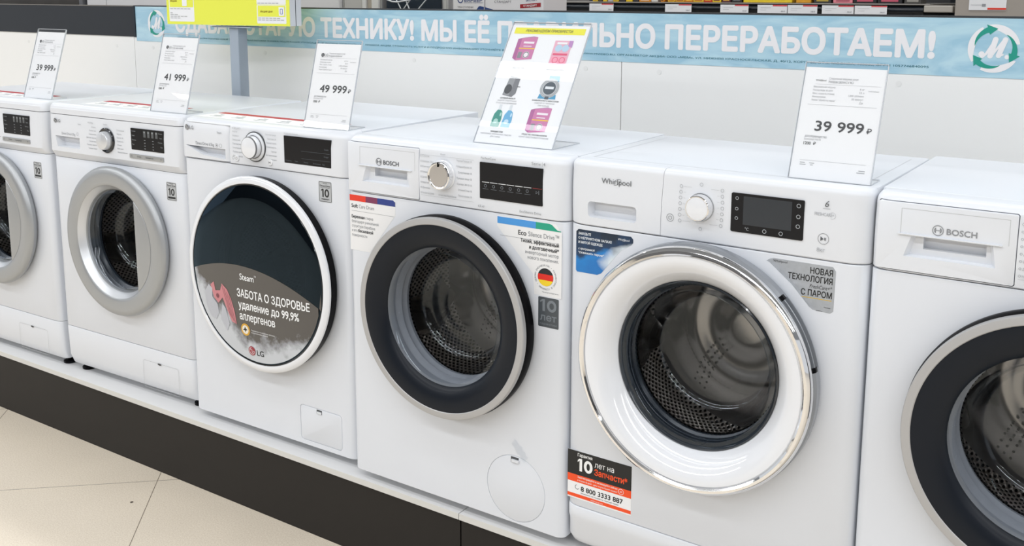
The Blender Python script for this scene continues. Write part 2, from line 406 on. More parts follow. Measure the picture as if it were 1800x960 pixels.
B = Buf(); B.box(-0.4662, -0.4555, 1.0125, 1.1268, 0.0003, 0.005)
o = B.done('edge_profile', pm('black_blue_profile', hexc('0E1C28'), 0.35), None, wallfn); tag(o, 'narrow black upright between the anthracite strip and the blue banner', 'edge profile')

# ------------------------------------------------------------------ the blue banner
BN = bpy.data.materials.new('blue_banner_print'); BN.use_nodes = True; nt = BN.node_tree; L = nt.links; b = nt.nodes['Principled BSDF']
tc = nn(nt, 'ShaderNodeTexCoord'); mp = nn(nt, 'ShaderNodeMapping'); mp.inputs['Scale'].default_value = (2.2, 1, 9); L.new(tc.outputs['Object'], mp.inputs[0])
no = nn(nt, 'ShaderNodeTexNoise'); no.inputs['Scale'].default_value = 2.2; no.inputs['Detail'].default_value = 5; no.inputs['Distortion'].default_value = 1.5; L.new(mp.outputs[0], no.inputs['Vector'])
cr = nn(nt, 'ShaderNodeValToRGB'); L.new(no.outputs['Fac'], cr.inputs[0]); e = cr.color_ramp.elements
e[0].position = 0.40; e[0].color = (*hexc('A3CCE0'), 1); e[1].position = 0.52; e[1].color = (*hexc('B3D7E7'), 1)
q = cr.color_ramp.elements.new(0.62); q.color = (*hexc('BFE0EC'), 1)
L.new(cr.outputs[0], b.inputs['Base Color']); b.inputs['Roughness'].default_value = 0.22; b.inputs['Coat Weight'].default_value = 0.5; b.inputs['Coat Roughness'].default_value = 0.04
bn = prism('banner', [(-0.4545, 0.9985), (3.6, 0.9985), (3.6, 1.1262), (-0.4545, 1.1262)], 0.0004, 0.0016, BN, None, fn=wallfn, smooth=None)
tag(bn, 'long light blue banner with large white Cyrillic lettering along the partition top', 'banner')
LET = pm('banner_white_print', hexc('F1F0F2'), 0.35)
GRN = pm('banner_green_print', hexc('1F9A87'), 0.4)
B = Buf()
bt = 'СДАВАЙ СТАРУЮ ТЕХНИКУ! МЫ ЕЁ ПРАВИЛЬНО ПЕРЕРАБОТАЕМ!'
B.text(bt, -0.222, 1.0385, 0.0585, w=2.60, bold=0.045, o=0.0021)
# round recycling emblem with a script M. : two of them
G = Buf()
def emblem(cu, cz, R):
    for a0, a1 in ((215, 118), (108, 12), (-30, -118)):
        n = 24
        B.ring(cu, cz, R, R*0.8, 0.0021, a0=a0, a1=a1, n=64, taper=lambda t: (R*(1.0), R*(0.985-0.27*math.sin(pi*min(1, t*0.85+0.06))**0.8)))
    for a0, a1 in ((172, 92), (52, -32), (-68, -150)):
        G.ring(cu, cz, R, R*0.8, 0.0024, a0=a0, a1=a1+14, n=64, taper=lambda t: (R*(0.74+0.19*t**0.8), R*(0.73-0.04*t)))
        a = radians(a1+16); c = radians(a1-10)
        G.poly([(cu+R*0.60*cos(a), cz+R*0.60*sin(a)), (cu+R*0.83*cos(c), cz+R*0.83*sin(c)), (cu+R*1.04*cos(a), cz+R*1.04*sin(a))][::1], 0.0024)
    k = R
    B.line([(cu-0.50*k, cz-0.28*k), (cu-0.42*k, cz-0.36*k), (cu-0.28*k, cz-0.22*k), (cu+0.02*k, cz+0.33*k)], 0.10*k, 0.0023, True)
    B.disk(cu-0.45*k, cz-0.24*k, 0.12*k, 0.0023)
    B.line([(cu+0.05*k, cz+0.38*k), (cu-0.12*k, cz-0.30*k)], 0.22*k, 0.0023, True)
    B.line([(cu-0.08*k, cz-0.32*k), (cu+0.36*k, cz+0.36*k)], 0.09*k, 0.0023, True)
    B.line([(cu+0.42*k, cz+0.38*k), (cu+0.20*k, cz-0.28*k)], 0.21*k, 0.0023, True)
    B.line([(cu+0.2*k, cz-0.33*k), (cu+0.36*k, cz-0.24*k)], 0.07*k, 0.0023, True)
    B.disk(cu+0.52*k, cz-0.33*k, 0.09*k, 0.0023)
B.done('lettering', LET, bn, wallfn)
for eu, ez, er, ew in ((2.500, 1.0615, 0.052, 'right'), (-0.332, 1.0645, 0.050, 'left')):
    B = Buf(); G = Buf(); emblem(eu, ez, er)
    eo = B.done('emblem', LET, bn, wallfn, label='white ring with a script letter at the '+ew+' end'); G.done('emblem_arrows', GRN, eo, wallfn, label='green arrows')
B = Buf()
B.text('*УСЛУГА БЕСПЛАТНА ПРИ ПОКУПКЕ НОВОЙ ТЕХНИКИ. КРУПНАЯ БЫТОВАЯ ТЕХНИКА, ПОДЛЕЖАЩАЯ УТИЛИЗАЦИИ, НЕ ДОЛЖНА ПРЕВЫШАТЬ 1 КГ. ПРАВИЛА АКЦИИ, СТОИМОСТЬ УСЛУГИ И ПОДРОБНУЮ ИНФОРМАЦИЮ УТОЧНЯЙТЕ В МАГАЗИНАХ «М.ВИДЕО» ИЛИ НА САЙТЕ WWW.MVIDEO.RU. ОРГАНИЗАТОР АКЦИИ: ООО «МВМ», УЛ. НИЖНЯЯ КРАСНОСЕЛЬСКАЯ, Д. 40/12, КОРП. 20, ЭТ.5, МОСКВА, 105066, ОГРН 1057746840095',
       -0.215, 1.0145, 0.0050, w=2.585, bold=0.010, o=0.0021)
B.done('fine_print', pm('banner_teal_ink', hexc('1E6A76'), 0.4), bn, wallfn)

# ------------------------------------------------------------------ display platform: two units, white board on a dark plinth
PLW = pm('white_laminate_board', hexc('E6E6E6'), 0.4, var=0.03, scale=5)
PLE = pm('board_edge_band', hexc('D8D7D3'), 0.45, var=0.03, scale=40)
PLD = pm('brown_black_laminate', hexc('211E1C'), 0.5, spec=0.3, var=0.12, scale=25)
for a, c, lab in ((-2.0, 1.558, 'long white-topped display platform with dark plinth under the left machines'), (1.5605, 4.6, 'white-topped display platform with dark plinth under the right-hand machines')):
    r0 = empty('display_platform', (a, 0, 0), label=lab, cat='platform')
    def pf(u, z, o, a=a): return (u-a, -o, z+SH)
    B = Buf(); B.box(a, c, -0.0156, 0, -0.66, 0.0022); B.done('top_board', PLW, r0, pf)
    B = Buf(); B.box(a, c, -0.0152, -0.0004, 0.0023, 0.0028); B.done('edge_band', PLE, r0, pf)
    B = Buf(); B.box(a+0.0008, c-0.0008, -SH+0.0005, -0.0158, -0.02, -0.0045); B.done('plinth_panel', PLD, r0, pf)
    B = Buf(); B.box(a+0.02, c-0.02, -SH+0.0005, -0.017, -0.655, -0.022); B.done('frame', PLD, r0, pf)

# ================================================================== WASHING MACHINES
def drum_set(root, cu, cz, r_open, depth=0.30, gasket=RUBBER, dimples=True, lift=195):
    lathe('door_seal', [(r_open+0.017, -0.004), (r_open+0.012, 0.000), (r_open+0.008, -0.004), (r_open+0.002, -0.012), (r_open+0.009, -0.020), (r_open-0.001, -0.028), (r_open, -0.036), (r_open+0.02, -0.040)], cu, cz, gasket, root)
    dr = lathe('drum', [(r_open-0.003, -0.038), (r_open+0.001, -0.042), (0.205, -0.050), (0.228, -0.060), (0.234, -0.075), (0.234, -depth+0.02), (0.225, -depth+0.004)], cu, cz, PERF, root, n=120, uvn=(104, 62), smooth=60)
    bk = lathe('drum_back', [(0.226, -depth+0.005), (0.20, -depth-0.003), (0.16, -depth-0.006), (0.15, -depth+0.006), (0.115, -depth+0.014), (0.105, -depth+0.006), (0.06, -depth+0.007), (0.052, -depth+0.016), (0.03, -depth+0.018), (0.0001, -depth+0.018)], cu, cz, STEEL, dr, n=96, smooth=60)
    if dimples:
        B = Buf()
        for arm in range(3):
            a0 = radians(100+120*arm)
            for i in range(9):
                for j in range(-1, 2):
                    rr = 0.07+i*0.014; a = a0+j*0.011/rr*1.3+0.25*i*0.12
                    B.disk(rr*cos(a)+cu, rr*sin(a)+cz, 0.0028, -depth+0.0165 if rr < .15 else -depth+0.008, 10)
        B.done('drain_holes', BLACK, dr, face)
    # three lifters, rounded ridges sweeping along the drum wall
    for k in range(3):
        vs = []; fs = []; NS, NC = 14, 15; base = radians(lift+120*k)
        for i in range(NS):
            t = i/(NS-1); o = -0.075-(depth-0.095)*t; h = 0.066*math.sin(pi*(0.12+0.80*t))**0.5; tw = 0.30*math.sin(t*pi)
            for j in range(NC):
                s_ = j/(NC-1)*2-1; hh = h*math.exp(-(abs(s_)*2.1)**1.6); a = base+s_*0.21+tw*0.4
                rr = 0.2335-hh; vs.append((cu+rr*cos(a), cz+rr*sin(a), o))
        for i in range(NS-1):
            for j in range(NC-1): q = i*NC+j; fs.append((q, q+1, q+NC+1, q+NC))
        mk('lifter', vs, fs, STEEL, dr, 70, face)
    return dr
def bowl(root, cu, cz, R, o0, mat=GLASS, depth=0.085, rings=0.5):
    q = rings*depth*0.03
    return lathe('door_glass', [(R, o0+0.003), (R-0.008, o0+0.004), (R-0.014, o0-0.004), (R-0.024, o0-depth*0.5), (R-0.030, o0-depth*0.80), (R-0.042, o0-depth*0.97), (R-0.055, o0-depth), (R-0.066, o0-depth+q), (R-0.078, o0-depth*1.005), (R-0.096, o0-depth*1.01), (R-0.104, o0-depth*1.01+q), (R-0.112, o0-depth*1.02), (0.0001, o0-depth*1.03)], cu, cz, mat, root, smooth=60, n=112)
def cavity(root, Dp):
    return prism('cutter', [(0.02, 0.19), (0.58, 0.19), (0.58, 0.71), (0.02, 0.71)], -(Dp-0.015), -0.012, WHITE, root)
def feet(root, D, u=(0.035, 0.563), gap=0.022):
    for a in u:
        for y in (0.05 if D == 0.455 else 0.10, D-0.05):
            vs = []; B = Buf(); n = 20
            pr = [(0.021, 0.0004), (0.021, 0.007), (0.015, 0.010), (0.008, 0.011), (0.008, gap+0.004)]
            vs = [(a+r*cos(2*pi*i/n), y+r*sin(2*pi*i/n), z) for (r, z) in pr for i in range(n)]
            fs = [(k*n+i, k*n+(i+1) % n, (k+1)*n+(i+1) % n, (k+1)*n+i) for k in range(len(pr)-1) for i in range(n)] + [tuple(reversed(range(n)))]
            mk('foot', vs, fs, BLACK, root, 40)
def rr_ring(B, u0, z0, u1, z1, r, w, o=0.0006):
    a = rrect(u0, z0, u1, z1, r); c = rrect(u0+w, z0+w, u1-w, z1-w, max(r-w, 0.0003)); n = len(a)
    B.add([(x, y, o) for x, y in a]+[(x, y, o) for x, y in c], [(i, (i+1) % n, n+(i+1) % n, n+i) for i in range(n)])
def groove(o, outline_fn, w=0.0012, depth=0.002, o0=0.0):
    pass

PO = 0.0        # reference for panel prints
def labels_list(B, u0, z0, words, dz, h, al='L'):
    for i, t in enumerate(words): B.text(t, u0, z0-i*dz, h, al=al, o=PO+0.0007)

def lg_top_sticker(root, u0, u1, y0, y1, D, z=0.8502):
    B = Buf(); B.box(u0, u1, y0, y1, z, z+0.0004); st = B.done('sticker', PAPER, root, lambda u, y, o: (u, y, o), label='paper instruction sticker with a red stripe on the top')
    B = Buf(); B.box(u0+0.002, u1-0.002, y1-0.026, y1-0.001, z+0.0004, z+0.0007); B.done('red_stripe', pm('red_print', hexc('B5303C'), 0.5), st, lambda u, y, o: (u, y, o))
    B = Buf()
    for i in range(5):
        x = u0+0.03+i*(u1-u0-0.05)/5
        B.box(x, x+0.03, y0+0.034, y0+0.042, z+0.0004, z+0.0007); B.box(x, x+0.045, y0+0.02, y0+0.023, z+0.0004, z+0.0007); B.box(x+0.006, x+0.02, y0+0.052, y0+0.056, z+0.0004, z+0.0007)
    B.done('printed_text', ink('8A8F94'), st, lambda u, y, o: (u, y, o))

# ---------------------------------------------------------------- LG with silver door ring
def make_lg_silver(label):
    root = empty('washing_machine', (0, 0, SH), cat='washing machine', label=label, group='washing machines in the row')
    Dp = 0.455
    c = slab('cabinet', 0, 0.60, Dp, [(0.153, 0.001, 0), (0.155, 0, 0), (0.60, 0, 0), (0.684, 0, 0), (0.686, 0.001, 0)], 0.022, 0.014, WHITE, root)
    cut(c, [prism('cutter', [(0.31+0.172*cos(2*pi*i/96), 0.463+0.172*sin(2*pi*i/96)) for i in range(96)], -0.05, 0.05, WHITE, root), cavity(root, Dp)])
    k = slab('kick_panel', 0.001, 0.599, 0.06, [(0.0255, 0.016, 0.004), (0.028, 0.012, 0.002), (0.055, 0.002, 0), (0.148, -0.001, 0), (0.1515, 0.0005, 0.0005)], 0.022, 0.014, WHITE2, root)
    slab('side_base', 0.004, 0.596, Dp-0.01, [(0.0255, 0.0605, 0), (0.1525, 0.0605, 0)], 0.01, 0.01, WHITE, root)
    p = slab('control_panel', -0.001, 0.601, 0.07, [(0.6875, 0.000, 0.001), (0.690, -0.002, 0), (0.707, -0.012, 0), (0.78, -0.011, 0), (0.8175, -0.008, 0)], 0.026, 0.018, WHITE2, root)
    cut(p, [prism('cutter', [(0.042, 0.752), (0.15, 0.752), (0.15, 0.722), (0.05, 0.722)][::-1], -0.012, 0.02, WHITE2, root, s1=1.12)])
    lid = slab('top_cover', -0.0015, 0.6015, Dp, [(0.8195, -0.009, 0), (0.835, -0.009, 0)]+topround(0.85, -0.008, 0.014, yk=1.1), 0.026, 0.02, WHITE2, root)
    slab('case_behind_panel', 0.002, 0.598, Dp-0.003, [(0.6865, 0.072, 0), (0.8188, 0.072, 0)], 0.003, 0.003, WHITE, root)
    f = lambda u, z, o: (u, 0.0115-o-0.0, z) if False else (u, -0.0115-o, z)
    # display, buttons
    d_ = prism('display', rrect(0.395, 0.741, 0.534, 0.802, 0.002), -0.004, 0.0012, BLKGLASS, root, fn=f)
    B = Buf(); Bd = Buf()
    for i in range(4):
        Bd.rect(0.450+i*0.017, 0.779, 0.460+i*0.017, 0.797, 0.0016); B.rect(0.452+i*0.017, 0.791, 0.458+i*0.017, 0.795, 0.0019)
    for i in range(4):
        for (a, al) in ((0.400, 'L'), (0.530, 'R')):
            B.text(['Отжим', 'Темп.', 'Полоск.', 'Пар'][i], a, 0.792-i*0.0125, 0.0036, al=al, o=0.0017)
    for i in range(4):
        for a in (0.452, 0.487): B.rect(a, 0.770-i*0.008, a+0.006, 0.7715-i*0.008, 0.0016)
    Bd.done('display_digits', ink('55585A'), d_, f); B.done('printed_text', ink('8E9295'), d_, f)
    bs = prism('button_strip', rrect(0.386, 0.716, 0.532, 0.7285, 0.0025), -0.003, 0.003, SILVER, root, fn=f, bev=0.001)
    B = Buf(); [B.text(t, u, 0.7205, 0.004, o=0.0034) for t, u in (('⏵‖', 0.394), ('Отжим', 0.420), ('Температура', 0.455), ('⏻', 0.52))]; B.done('printed_text', ink('43474B'), bs, f)
    # knob
    kb = lathe('knob_ring', [(0.0365, 0.0), (0.0365, 0.003), (0.034, 0.005), (0.027, 0.0035), (0.026, 0.0)], 0.283, 0.757, BLACKG, root, fn=f, n=64)
    lathe('knob', [(0.027, 0.0), (0.0265, 0.014), (0.024, 0.018), (0.020, 0.0195), (0.0001, 0.0200)], 0.283, 0.757, SILVERL, root, fn=f, n=64)
    # prints
    B = Buf(); Bw = Buf(); lg_mark(B, Bw, 0.0405, 0.799, 0.0065); B.text('LG', 0.051, 0.7945, 0.0095, bold=0.01)
    lo = B.done('brand_logo', ink('4A4D50'), root, f); Bw.done('printed_mark', ink('DADCDE'), lo, f)
    B = Buf()
    B.text('Direct Drive 6.5kg', 0.070, 0.7590, 0.0078, w=0.066); B.text('Steam', 0.152, 0.793, 0.0045); B.ring(0.147, 0.765, 0.004, 0.0047)
    L_ = ['Хлопок', 'Хлопок эко', 'Смешанные', 'Детская одежда', 'Гипоаллерг.', 'Пуховое одеяло', 'Темные ткани']
    R_ = ['Спортивная', 'Шерсть', 'Быстро 30', 'Освежить', 'Отжим', 'Мой цикл', 'Ополаскивание']
    for i in range(7):
        z = 0.789-i*0.0105; B.text(L_[i], 0.236-0.008*abs(3-i)*0, z, 0.0043, al='R'); B.text(R_[i], 0.331, z-0.001, 0.0043)
    B.text('РЕЖИМЫ', 0.20, 0.801, 0.004); B.text('Хлопок', 0.272, 0.801, 0.004)
    B.done('printed_text', ink('9DA1A6'), root, f)
    # door
    dcu, dcz, R = 0.310, 0.463, 0.2222
    d = empty('door', (0, 0, 0)); d.parent = root
    lathe('door_ring', [(R-0.012, 0.003), (R-0.003, 0.012), (R, 0.022), (R-0.0035, 0.030), (R-0.010, 0.0345), (R-0.018, 0.036), (R-0.021, 0.0365), (R-0.045, 0.0345), (0.1695, 0.033), (0.167, 0.031), (0.158, 0.018), (0.150, 0.006), (0.150, 0.0)], dcu, dcz, SILVER, d, n=128)
    lathe('inner_bevel', [(0.1672, 0.0318), (0.1585, 0.019), (0.1495, 0.005), (0.1495, 0.002)], dcu, dcz, SILVERL, d, n=128)
    bowl(d, dcu, dcz, 0.150, 0.006)
    # the grip: a flat segment closing the right side of the opening
    seg = []; u_c = 0.104
    a = math.acos(u_c/0.1685); pts = [(dcu+0.1685*cos(t), dcz+0.1685*sin(t)) for t in [(-a+2*a*i/24) for i in range(25)]]
    prism('door_handle', pts, 0.026, 0.0335, SILVER, d, bev=0.002)
    drum_set(root, dcu, dcz, 0.148, gasket=DRUBBER, depth=0.27)
    # warranty sticker
    s = prism('sticker', rrect(0.521, 0.607, 0.562, 0.659, 0.003), 0.0, 0.0004, pm('sticker_grey', hexc('B9BCBF'), 0.4), root, label='grey ten-year motor warranty sticker')
    B = Buf(); rr_ring(B, 0.5225, 0.6085, 0.5605, 0.6575, 0.003, 0.001)
    ten(B, 0.5415, 0.6215, 0.0200, 0.025); B.text('Direct Drive', 0.5415, 0.6475, 0.0042, w=0.033, al='C', bold=0.02); B.rect(0.526, 0.6445, 0.557, 0.6452)
    B.text('MOTOR', 0.5415, 0.653, 0.003, al='C'); B.rect(0.526, 0.6125, 0.557, 0.618); B.done('printed_text', ink('26282A'), s, face)
    # filter hatch
    B = Buf(); rr_ring(B, 0.374, 0.030, 0.531, 0.113, 0.008, 0.0009, 0.0016); B.done('filter_hatch', ink('B4B7BA'), root, face, label='filter hatch outline in the kick panel')
    B = Buf(); B.disk(0.448, 0.111, 0.008, 0.0019, rz=0.003); B.done('hatch_latch', ink('3A3C3E'), root, face)
    lg_top_sticker(root, 0.12, 0.50, 0.03, 0.125, Dp)
    feet(root, Dp)
    return root

# ---------------------------------------------------------------- LG with large black glass door
def make_lg_black(label):
    root = empty('washing_machine', (0, 0, SH), cat='washing machine', label=label, group='washing machines in the row')
    Dp = 0.53
    c = slab('cabinet', 0, 0.60, Dp, [(0.0225, 0.003, 0.002), (0.025, 0, 0), (0.60, 0, 0), (0.7365, 0, 0), (0.738, 0.001, 0)], 0.020, 0.016, WHITE, root)
    cut(c, [prism('cutter', [(0.307+0.172*cos(2*pi*i/96), 0.465+0.172*sin(2*pi*i/96)) for i in range(96)], -0.05, 0.05, WHITE, root), cavity(root, Dp),
            prism('cutter', rrect(0.411, 0.037, 0.556, 0.132, 0.010), -0.002, 0.01, WHITE, root)])
    h = prism('filter_hatch', rrect(0.4125, 0.0385, 0.5545, 0.1305, 0.009), -0.0035, 0.0002, WHITE, root, bev=0.0008)
    B = Buf(); B.box(0.470, 0.488, 0.118, 0.129, 0.0002, 0.0006); B.done('hatch_latch', ink('4C4F52'), h, face)
    B = Buf(); B.box(0.473, 0.487, 0.1195, 0.1245, 0.0006, 0.003); B.done('latch_tab', WHITE2, h, face)
    p = slab('control_panel', -0.002, 0.602, 0.052, [(0.7395, 0.000, 0.001), (0.742, -0.004, 0), (0.76, -0.005, 0), (0.81, -0.004, 0), (0.828, -0.001, 0)]+topround(0.85, -0.001, 0.018, yk=1.3), 0.034, 0.026, WHITE2, root)
    f = lambda u, z, o: (u, -0.0045-o, z)
    cut(p, [prism('cutter', [(-0.01, 0.7405), (0.192, 0.7405), (0.192, 0.838), (-0.01, 0.838)], -0.030, 0.02, WHITE2, root)])
    dw = slab('detergent_drawer', -0.0018, 0.1905, 0.030, [(0.7415, 0.0, 0.000), (0.743, -0.0042, 0), (0.76, -0.005, 0), (0.81, -0.004, 0), (0.828, -0.001, 0), (0.8375, 0.003, 0)], 0.020, 0.018, WHITE2, root)
    cut(dw, [prism('cutter', [(0.030, 0.774), (0.060, 0.764), (0.085, 0.755), (0.165, 0.750), (0.165, 0.774)], -0.016, 0.02, WHITE2, root, s1=1.25)])
    slab('worktop', -0.001, 0.601, Dp, [(0.739, 0.0535, 0), (0.845, 0.0535, 0), (0.8490, 0.0535, 0.001), (0.85, 0.056, 0.004)], 0.004, 0.004, WHITE2, root)
    d_ = prism('display', rrect(0.391, 0.761, 0.548, 0.829, 0.0015), -0.004, 0.001, BLKGLASS, root, fn=f)
    B = Buf()
    for i, t in enumerate(['Отсрочка', 'Темп.', 'Отжим', 'Полоскание', 'Пар']): B.text(t, 0.396+i*0.031, 0.766, 0.0032, o=0.0014)
    B.text('Steam', 0.541, 0.803, 0.004, al='R', o=0.0014); B.text('Старт', 0.541, 0.785, 0.004, al='R', o=0.0014)
    B.rect(0.45, 0.7945, 0.545, 0.795, 0.0014); B.rect(0.45, 0.776, 0.545, 0.7765, 0.0014); B.done('printed_text', ink('60666C'), d_, f)
    # knob
    lathe('knob_ring', [(0.0390, -0.001), (0.0390, 0.0015), (0.0375, 0.002), (0.0365, 0.0015)], 0.2865, 0.7915, ink('46484B'), root, fn=f, n=72)
    lathe('knob_base', [(0.0365, -0.001), (0.0360, 0.003), (0.033, 0.005), (0.029, 0.005)], 0.2865, 0.7915, WHITE2, root, fn=f, n=72)
    lathe('knob_base_ring', [(0.0298, 0.0048), (0.0298, 0.0062), (0.0285, 0.0062), (0.0285, 0.0048)], 0.2865, 0.7915, ink('77797C'), root, fn=f, n=72)
    lathe('knob', [(0.028, 0.004), (0.0275, 0.020), (0.0262, 0.0225), (0.0235, 0.0235), (0.0001, 0.0245)], 0.2865, 0.7915, WHITEG, root, fn=f, n=72)
    lathe('knob_edge', [(0.0281, 0.0190), (0.0283, 0.0205), (0.0272, 0.0222), (0.0262, 0.0226)], 0.2865, 0.7915, ink('6B6D70'), root, fn=f, n=72)
    for u0, nm in ((0.218, 'power_button'), (0.340, 'start_button')):
        lathe(nm, [(0.0085, -0.001), (0.0085, 0.0012), (0.0075, 0.0022), (0.0001, 0.0022)], u0, 0.756, WHITEG, root, fn=f, n=40)
    B = Buf(); B.ring(0.218, 0.756, 0.003, 0.0037, 0.0026, a0=120, a1=420); B.rect(0.2177, 0.757, 0.2183, 0.7605, 0.0026); play_mark(B, 0.340, 0.756, 0.0036, 0.0026)
    B.ring(0.204, 0.756, 0.0035, 0.004, 0.0007); B.done('printed_symbols', ink('6A6D70'), root, f)
    B = Buf(); Bw = Buf(); lg_mark(B, Bw, 0.0265, 0.8235, 0.0072); B.text('LG', 0.038, 0.8185, 0.0098, bold=0.01)
    lo = B.done('brand_logo', ink('6A6D70'), root, f); Bw.done('printed_mark', ink('DADCDE'), lo, f)
    B = Buf(); B.text('Direct Drive 6.5kg', 0.060, 0.7795, 0.0085, w=0.072, bold=0.005); B.ring(0.142, 0.783, 0.0045, 0.0052); B.disk(0.142, 0.783, 0.002); B.ring(0.157, 0.783, 0.0045, 0.0052)
    B.text('Steam', 0.145, 0.815, 0.0055)
    B.done('printed_text', ink('8A8D92'), root, f)
    B = Buf(); L_ = ['Хлопок', 'Хлопок +', 'Смешанные', 'Повседневная', 'Гипоаллергенная', 'Пуховое одеяло', 'Детская одежда']; R_ = ['Спортивная одежда', 'Быстрая 30', 'Темные ткани', 'Ручная/шерсть', 'Одежда', 'Без полоскания', 'Мой цикл']
    for i in range(7): B.text(L_[i], 0.204, 0.823-i*0.0105, 0.0042, w=min(0.036, 0.0032*len(L_[i]))); B.text(R_[i], 0.363, 0.8245-i*0.0105, 0.0042, al='R', w=min(0.038, 0.0030*len(R_[i])))
    B.text('МОЙ ЦИКЛ', 0.204, 0.832, 0.0042); B.text('Загрузка максимальная', 0.391, 0.8335, 0.003)
    B.done('program_list', ink('A4A8AD'), root, f)
    # door
    dcu, dcz, R = 0.3074, 0.4652, 0.2565
    d = empty('door', (0, 0, 0)); d.parent = root
    lathe('door_back', [(R-0.030, 0.001), (R-0.010, 0.003), (R-0.003, 0.010), (R-0.002, 0.029), (R-0.012, 0.034)], dcu, dcz, BLACK, d, n=128)
    lathe('door_ring', [(R-0.012, 0.030), (R-0.002, 0.031), (R, 0.034), (R-0.001, 0.038), (R-0.006, 0.0415), (R-0.014, 0.043), (0.2385, 0.0425), (0.2372, 0.040)], dcu, dcz, WHITEG, d, n=128)
    lathe('ring_gap', [(0.2378, 0.0405), (0.2355, 0.0405), (0.2345, 0.042)], dcu, dcz, BLACKG, d, n=128)
    def dome(r): return 0.0415+0.010*(1-(r/0.236)**2)
    gl = lathe('door_glass', [(0.2352, 0.0408)]+[(r, dome(r)) for r in (0.233, 0.2, 0.16, 0.12, 0.08, 0.04, 0.0001)], dcu, dcz, TINT, d, n=112, smooth=60)
    lathe('inner_frame', [(0.235, 0.036), (0.170, 0.030), (0.158, 0.022)], dcu, dcz, pm('dark_inner_frame', (0.03, 0.04, 0.05), 0.35), d, n=96)
    bowl(d, dcu, dcz, 0.158, 0.020)
    drum_set(root, dcu, dcz, 0.148, gasket=DRUBBER, depth=0.30)
    # printed film on the lower half of the glass: grey brown sky above, white steam below
    fm_ = bpy.data.materials.new('steam_picture_film'); fm_.use_nodes = True; nt = fm_.node_tree; L = nt.links; b = nt.nodes['Principled BSDF']
    tc = nn(nt, 'ShaderNodeTexCoord'); sp = nn(nt, 'ShaderNodeSeparateXYZ'); L.new(tc.outputs['Object'], sp.inputs[0])
    no = nn(nt, 'ShaderNodeTexNoise'); no.inputs['Scale'].default_value = 26; no.inputs['Detail'].default_value = 5; no.inputs['Roughness'].default_value = 0.6; L.new(tc.outputs['Object'], no.inputs['Vector'])
    # height of the steam: lower towards the middle, high at the left
    x = sp.outputs[0]; z = sp.outputs[2]
    lft = mth(nt, 'MULTIPLY', mth(nt, 'MAXIMUM', mth(nt, 'SUBTRACT', 0.27, x), 0.0), 0.85)
    rgt = mth(nt, 'MULTIPLY', mth(nt, 'MAXIMUM', mth(nt, 'SUBTRACT', x, 0.33), 0.0), 0.22)
    hh = mth(nt, 'ADD', mth(nt, 'ADD', lft, rgt), 0.300)
    v = mth(nt, 'ADD', mth(nt, 'MULTIPLY', mth(nt, 'SUBTRACT', hh, z), 20.0), mth(nt, 'MULTIPLY', mth(nt, 'SUBTRACT', no.outputs['Fac'], 0.45), 2.4))
    cr = nn(nt, 'ShaderNodeValToRGB'); L.new(v, cr.inputs[0]); e = cr.color_ramp.elements
    e[0].position = 0.0; e[0].color = (*hexc('4B4846'), 1); e[1].position = 0.95; e[1].color = (*hexc('C4C9D0'), 1)
    q = e.new(0.4); q.color = (*hexc('90939A'), 1)
    L.new(cr.outputs[0], b.inputs['Base Color']); b.inputs['Roughness'].default_value = 0.25; b.inputs['Coat Weight'].default_value = 0.5
    def arc(u): t = (u-dcu)/0.235; return 0.487-0.055*(t+0.12)**2-0.002*t-0.006*(t+0.1)
    vs = []; fs = []; NU, NZ = 48, 24
    for i in range(NU+1):
        uu = dcu-0.2303+0.4606*i/NU; half = math.sqrt(max(0.2305**2-(uu-dcu)**2, 0)); zb = dcz-half; zt = min(arc(uu), dcz+half)
        for j in range(NZ+1):
            z_ = zb+(zt-zb)*j/NZ; vs.append((uu, z_, dome(math.hypot(uu-dcu, z_-dcz))+0.0005))
    for i in range(NU):
        for j in range(NZ): q = i*(NZ+1)+j; fs.append((q, q+NZ+1, q+NZ+2, q+1))
    fl = mk('picture_film', vs, fs, fm_, d, 60, face, label='printed film with steam cloud and white slogan on the lower half of the door glass')
    def on(u, z, o): return (u, -(dome(math.hypot(u-dcu, z-dcz))+0.0008+o-0.0006), z)
    B = Buf(); B.text('Steam', 0.262, 0.451, 0.0175, w=0.052, bold=0.010); B.text('TM', 0.3155, 0.464, 0.005, w=0.007)
    B.text('ЗАБОТА О ЗДОРОВЬЕ', 0.249, 0.4045, 0.0215, w=0.252, bold=0.022); B.text('удаление до 99,9%', 0.252, 0.3735, 0.0215, w=0.213, bold=0.022); B.text('аллергенов', 0.254, 0.3435, 0.0215, w=0.128, bold=0.022)
    B.text('*Подтверждено исследованием, программа', 0.293, 0.318, 0.0035, w=0.085); B.text('«Гипоаллергенная», аллерген', 0.293, 0.312, 0.0035, w=0.06)
    B.done('slogan', ink('F2F3F5'), fl, on)
    B = Buf(); B.disk(0.272, 0.3175, 0.0165, 0.0008); B.done('yellow_badge', ink('D9A63A'), fl, on)
    B = Buf(); B.disk(0.272, 0.3175, 0.0115, 0.0012); B.done('badge_centre', ink('EFE9DC'), fl, on)
    B = Buf(); B.poly([(0.263, 0.315), (0.270, 0.316), (0.272, 0.310), (0.275, 0.316), (0.281, 0.318), (0.275, 0.320), (0.272, 0.326), (0.269, 0.320)], 0.0016)
    B.text('LG', 0.3075, 0.2535, 0.0155, w=0.025, bold=0.02); B.done('dark_print', ink('23262A'), fl, on)
    B = Buf(); B2 = Buf(); lg_mark(B, B2, 0.290, 0.2625, 0.0125, 0.0012); B.done('red_brand_disc', ink('9A2F3C'), fl, on); B2.done('brand_lines', ink('D8C6CA'), fl, on)
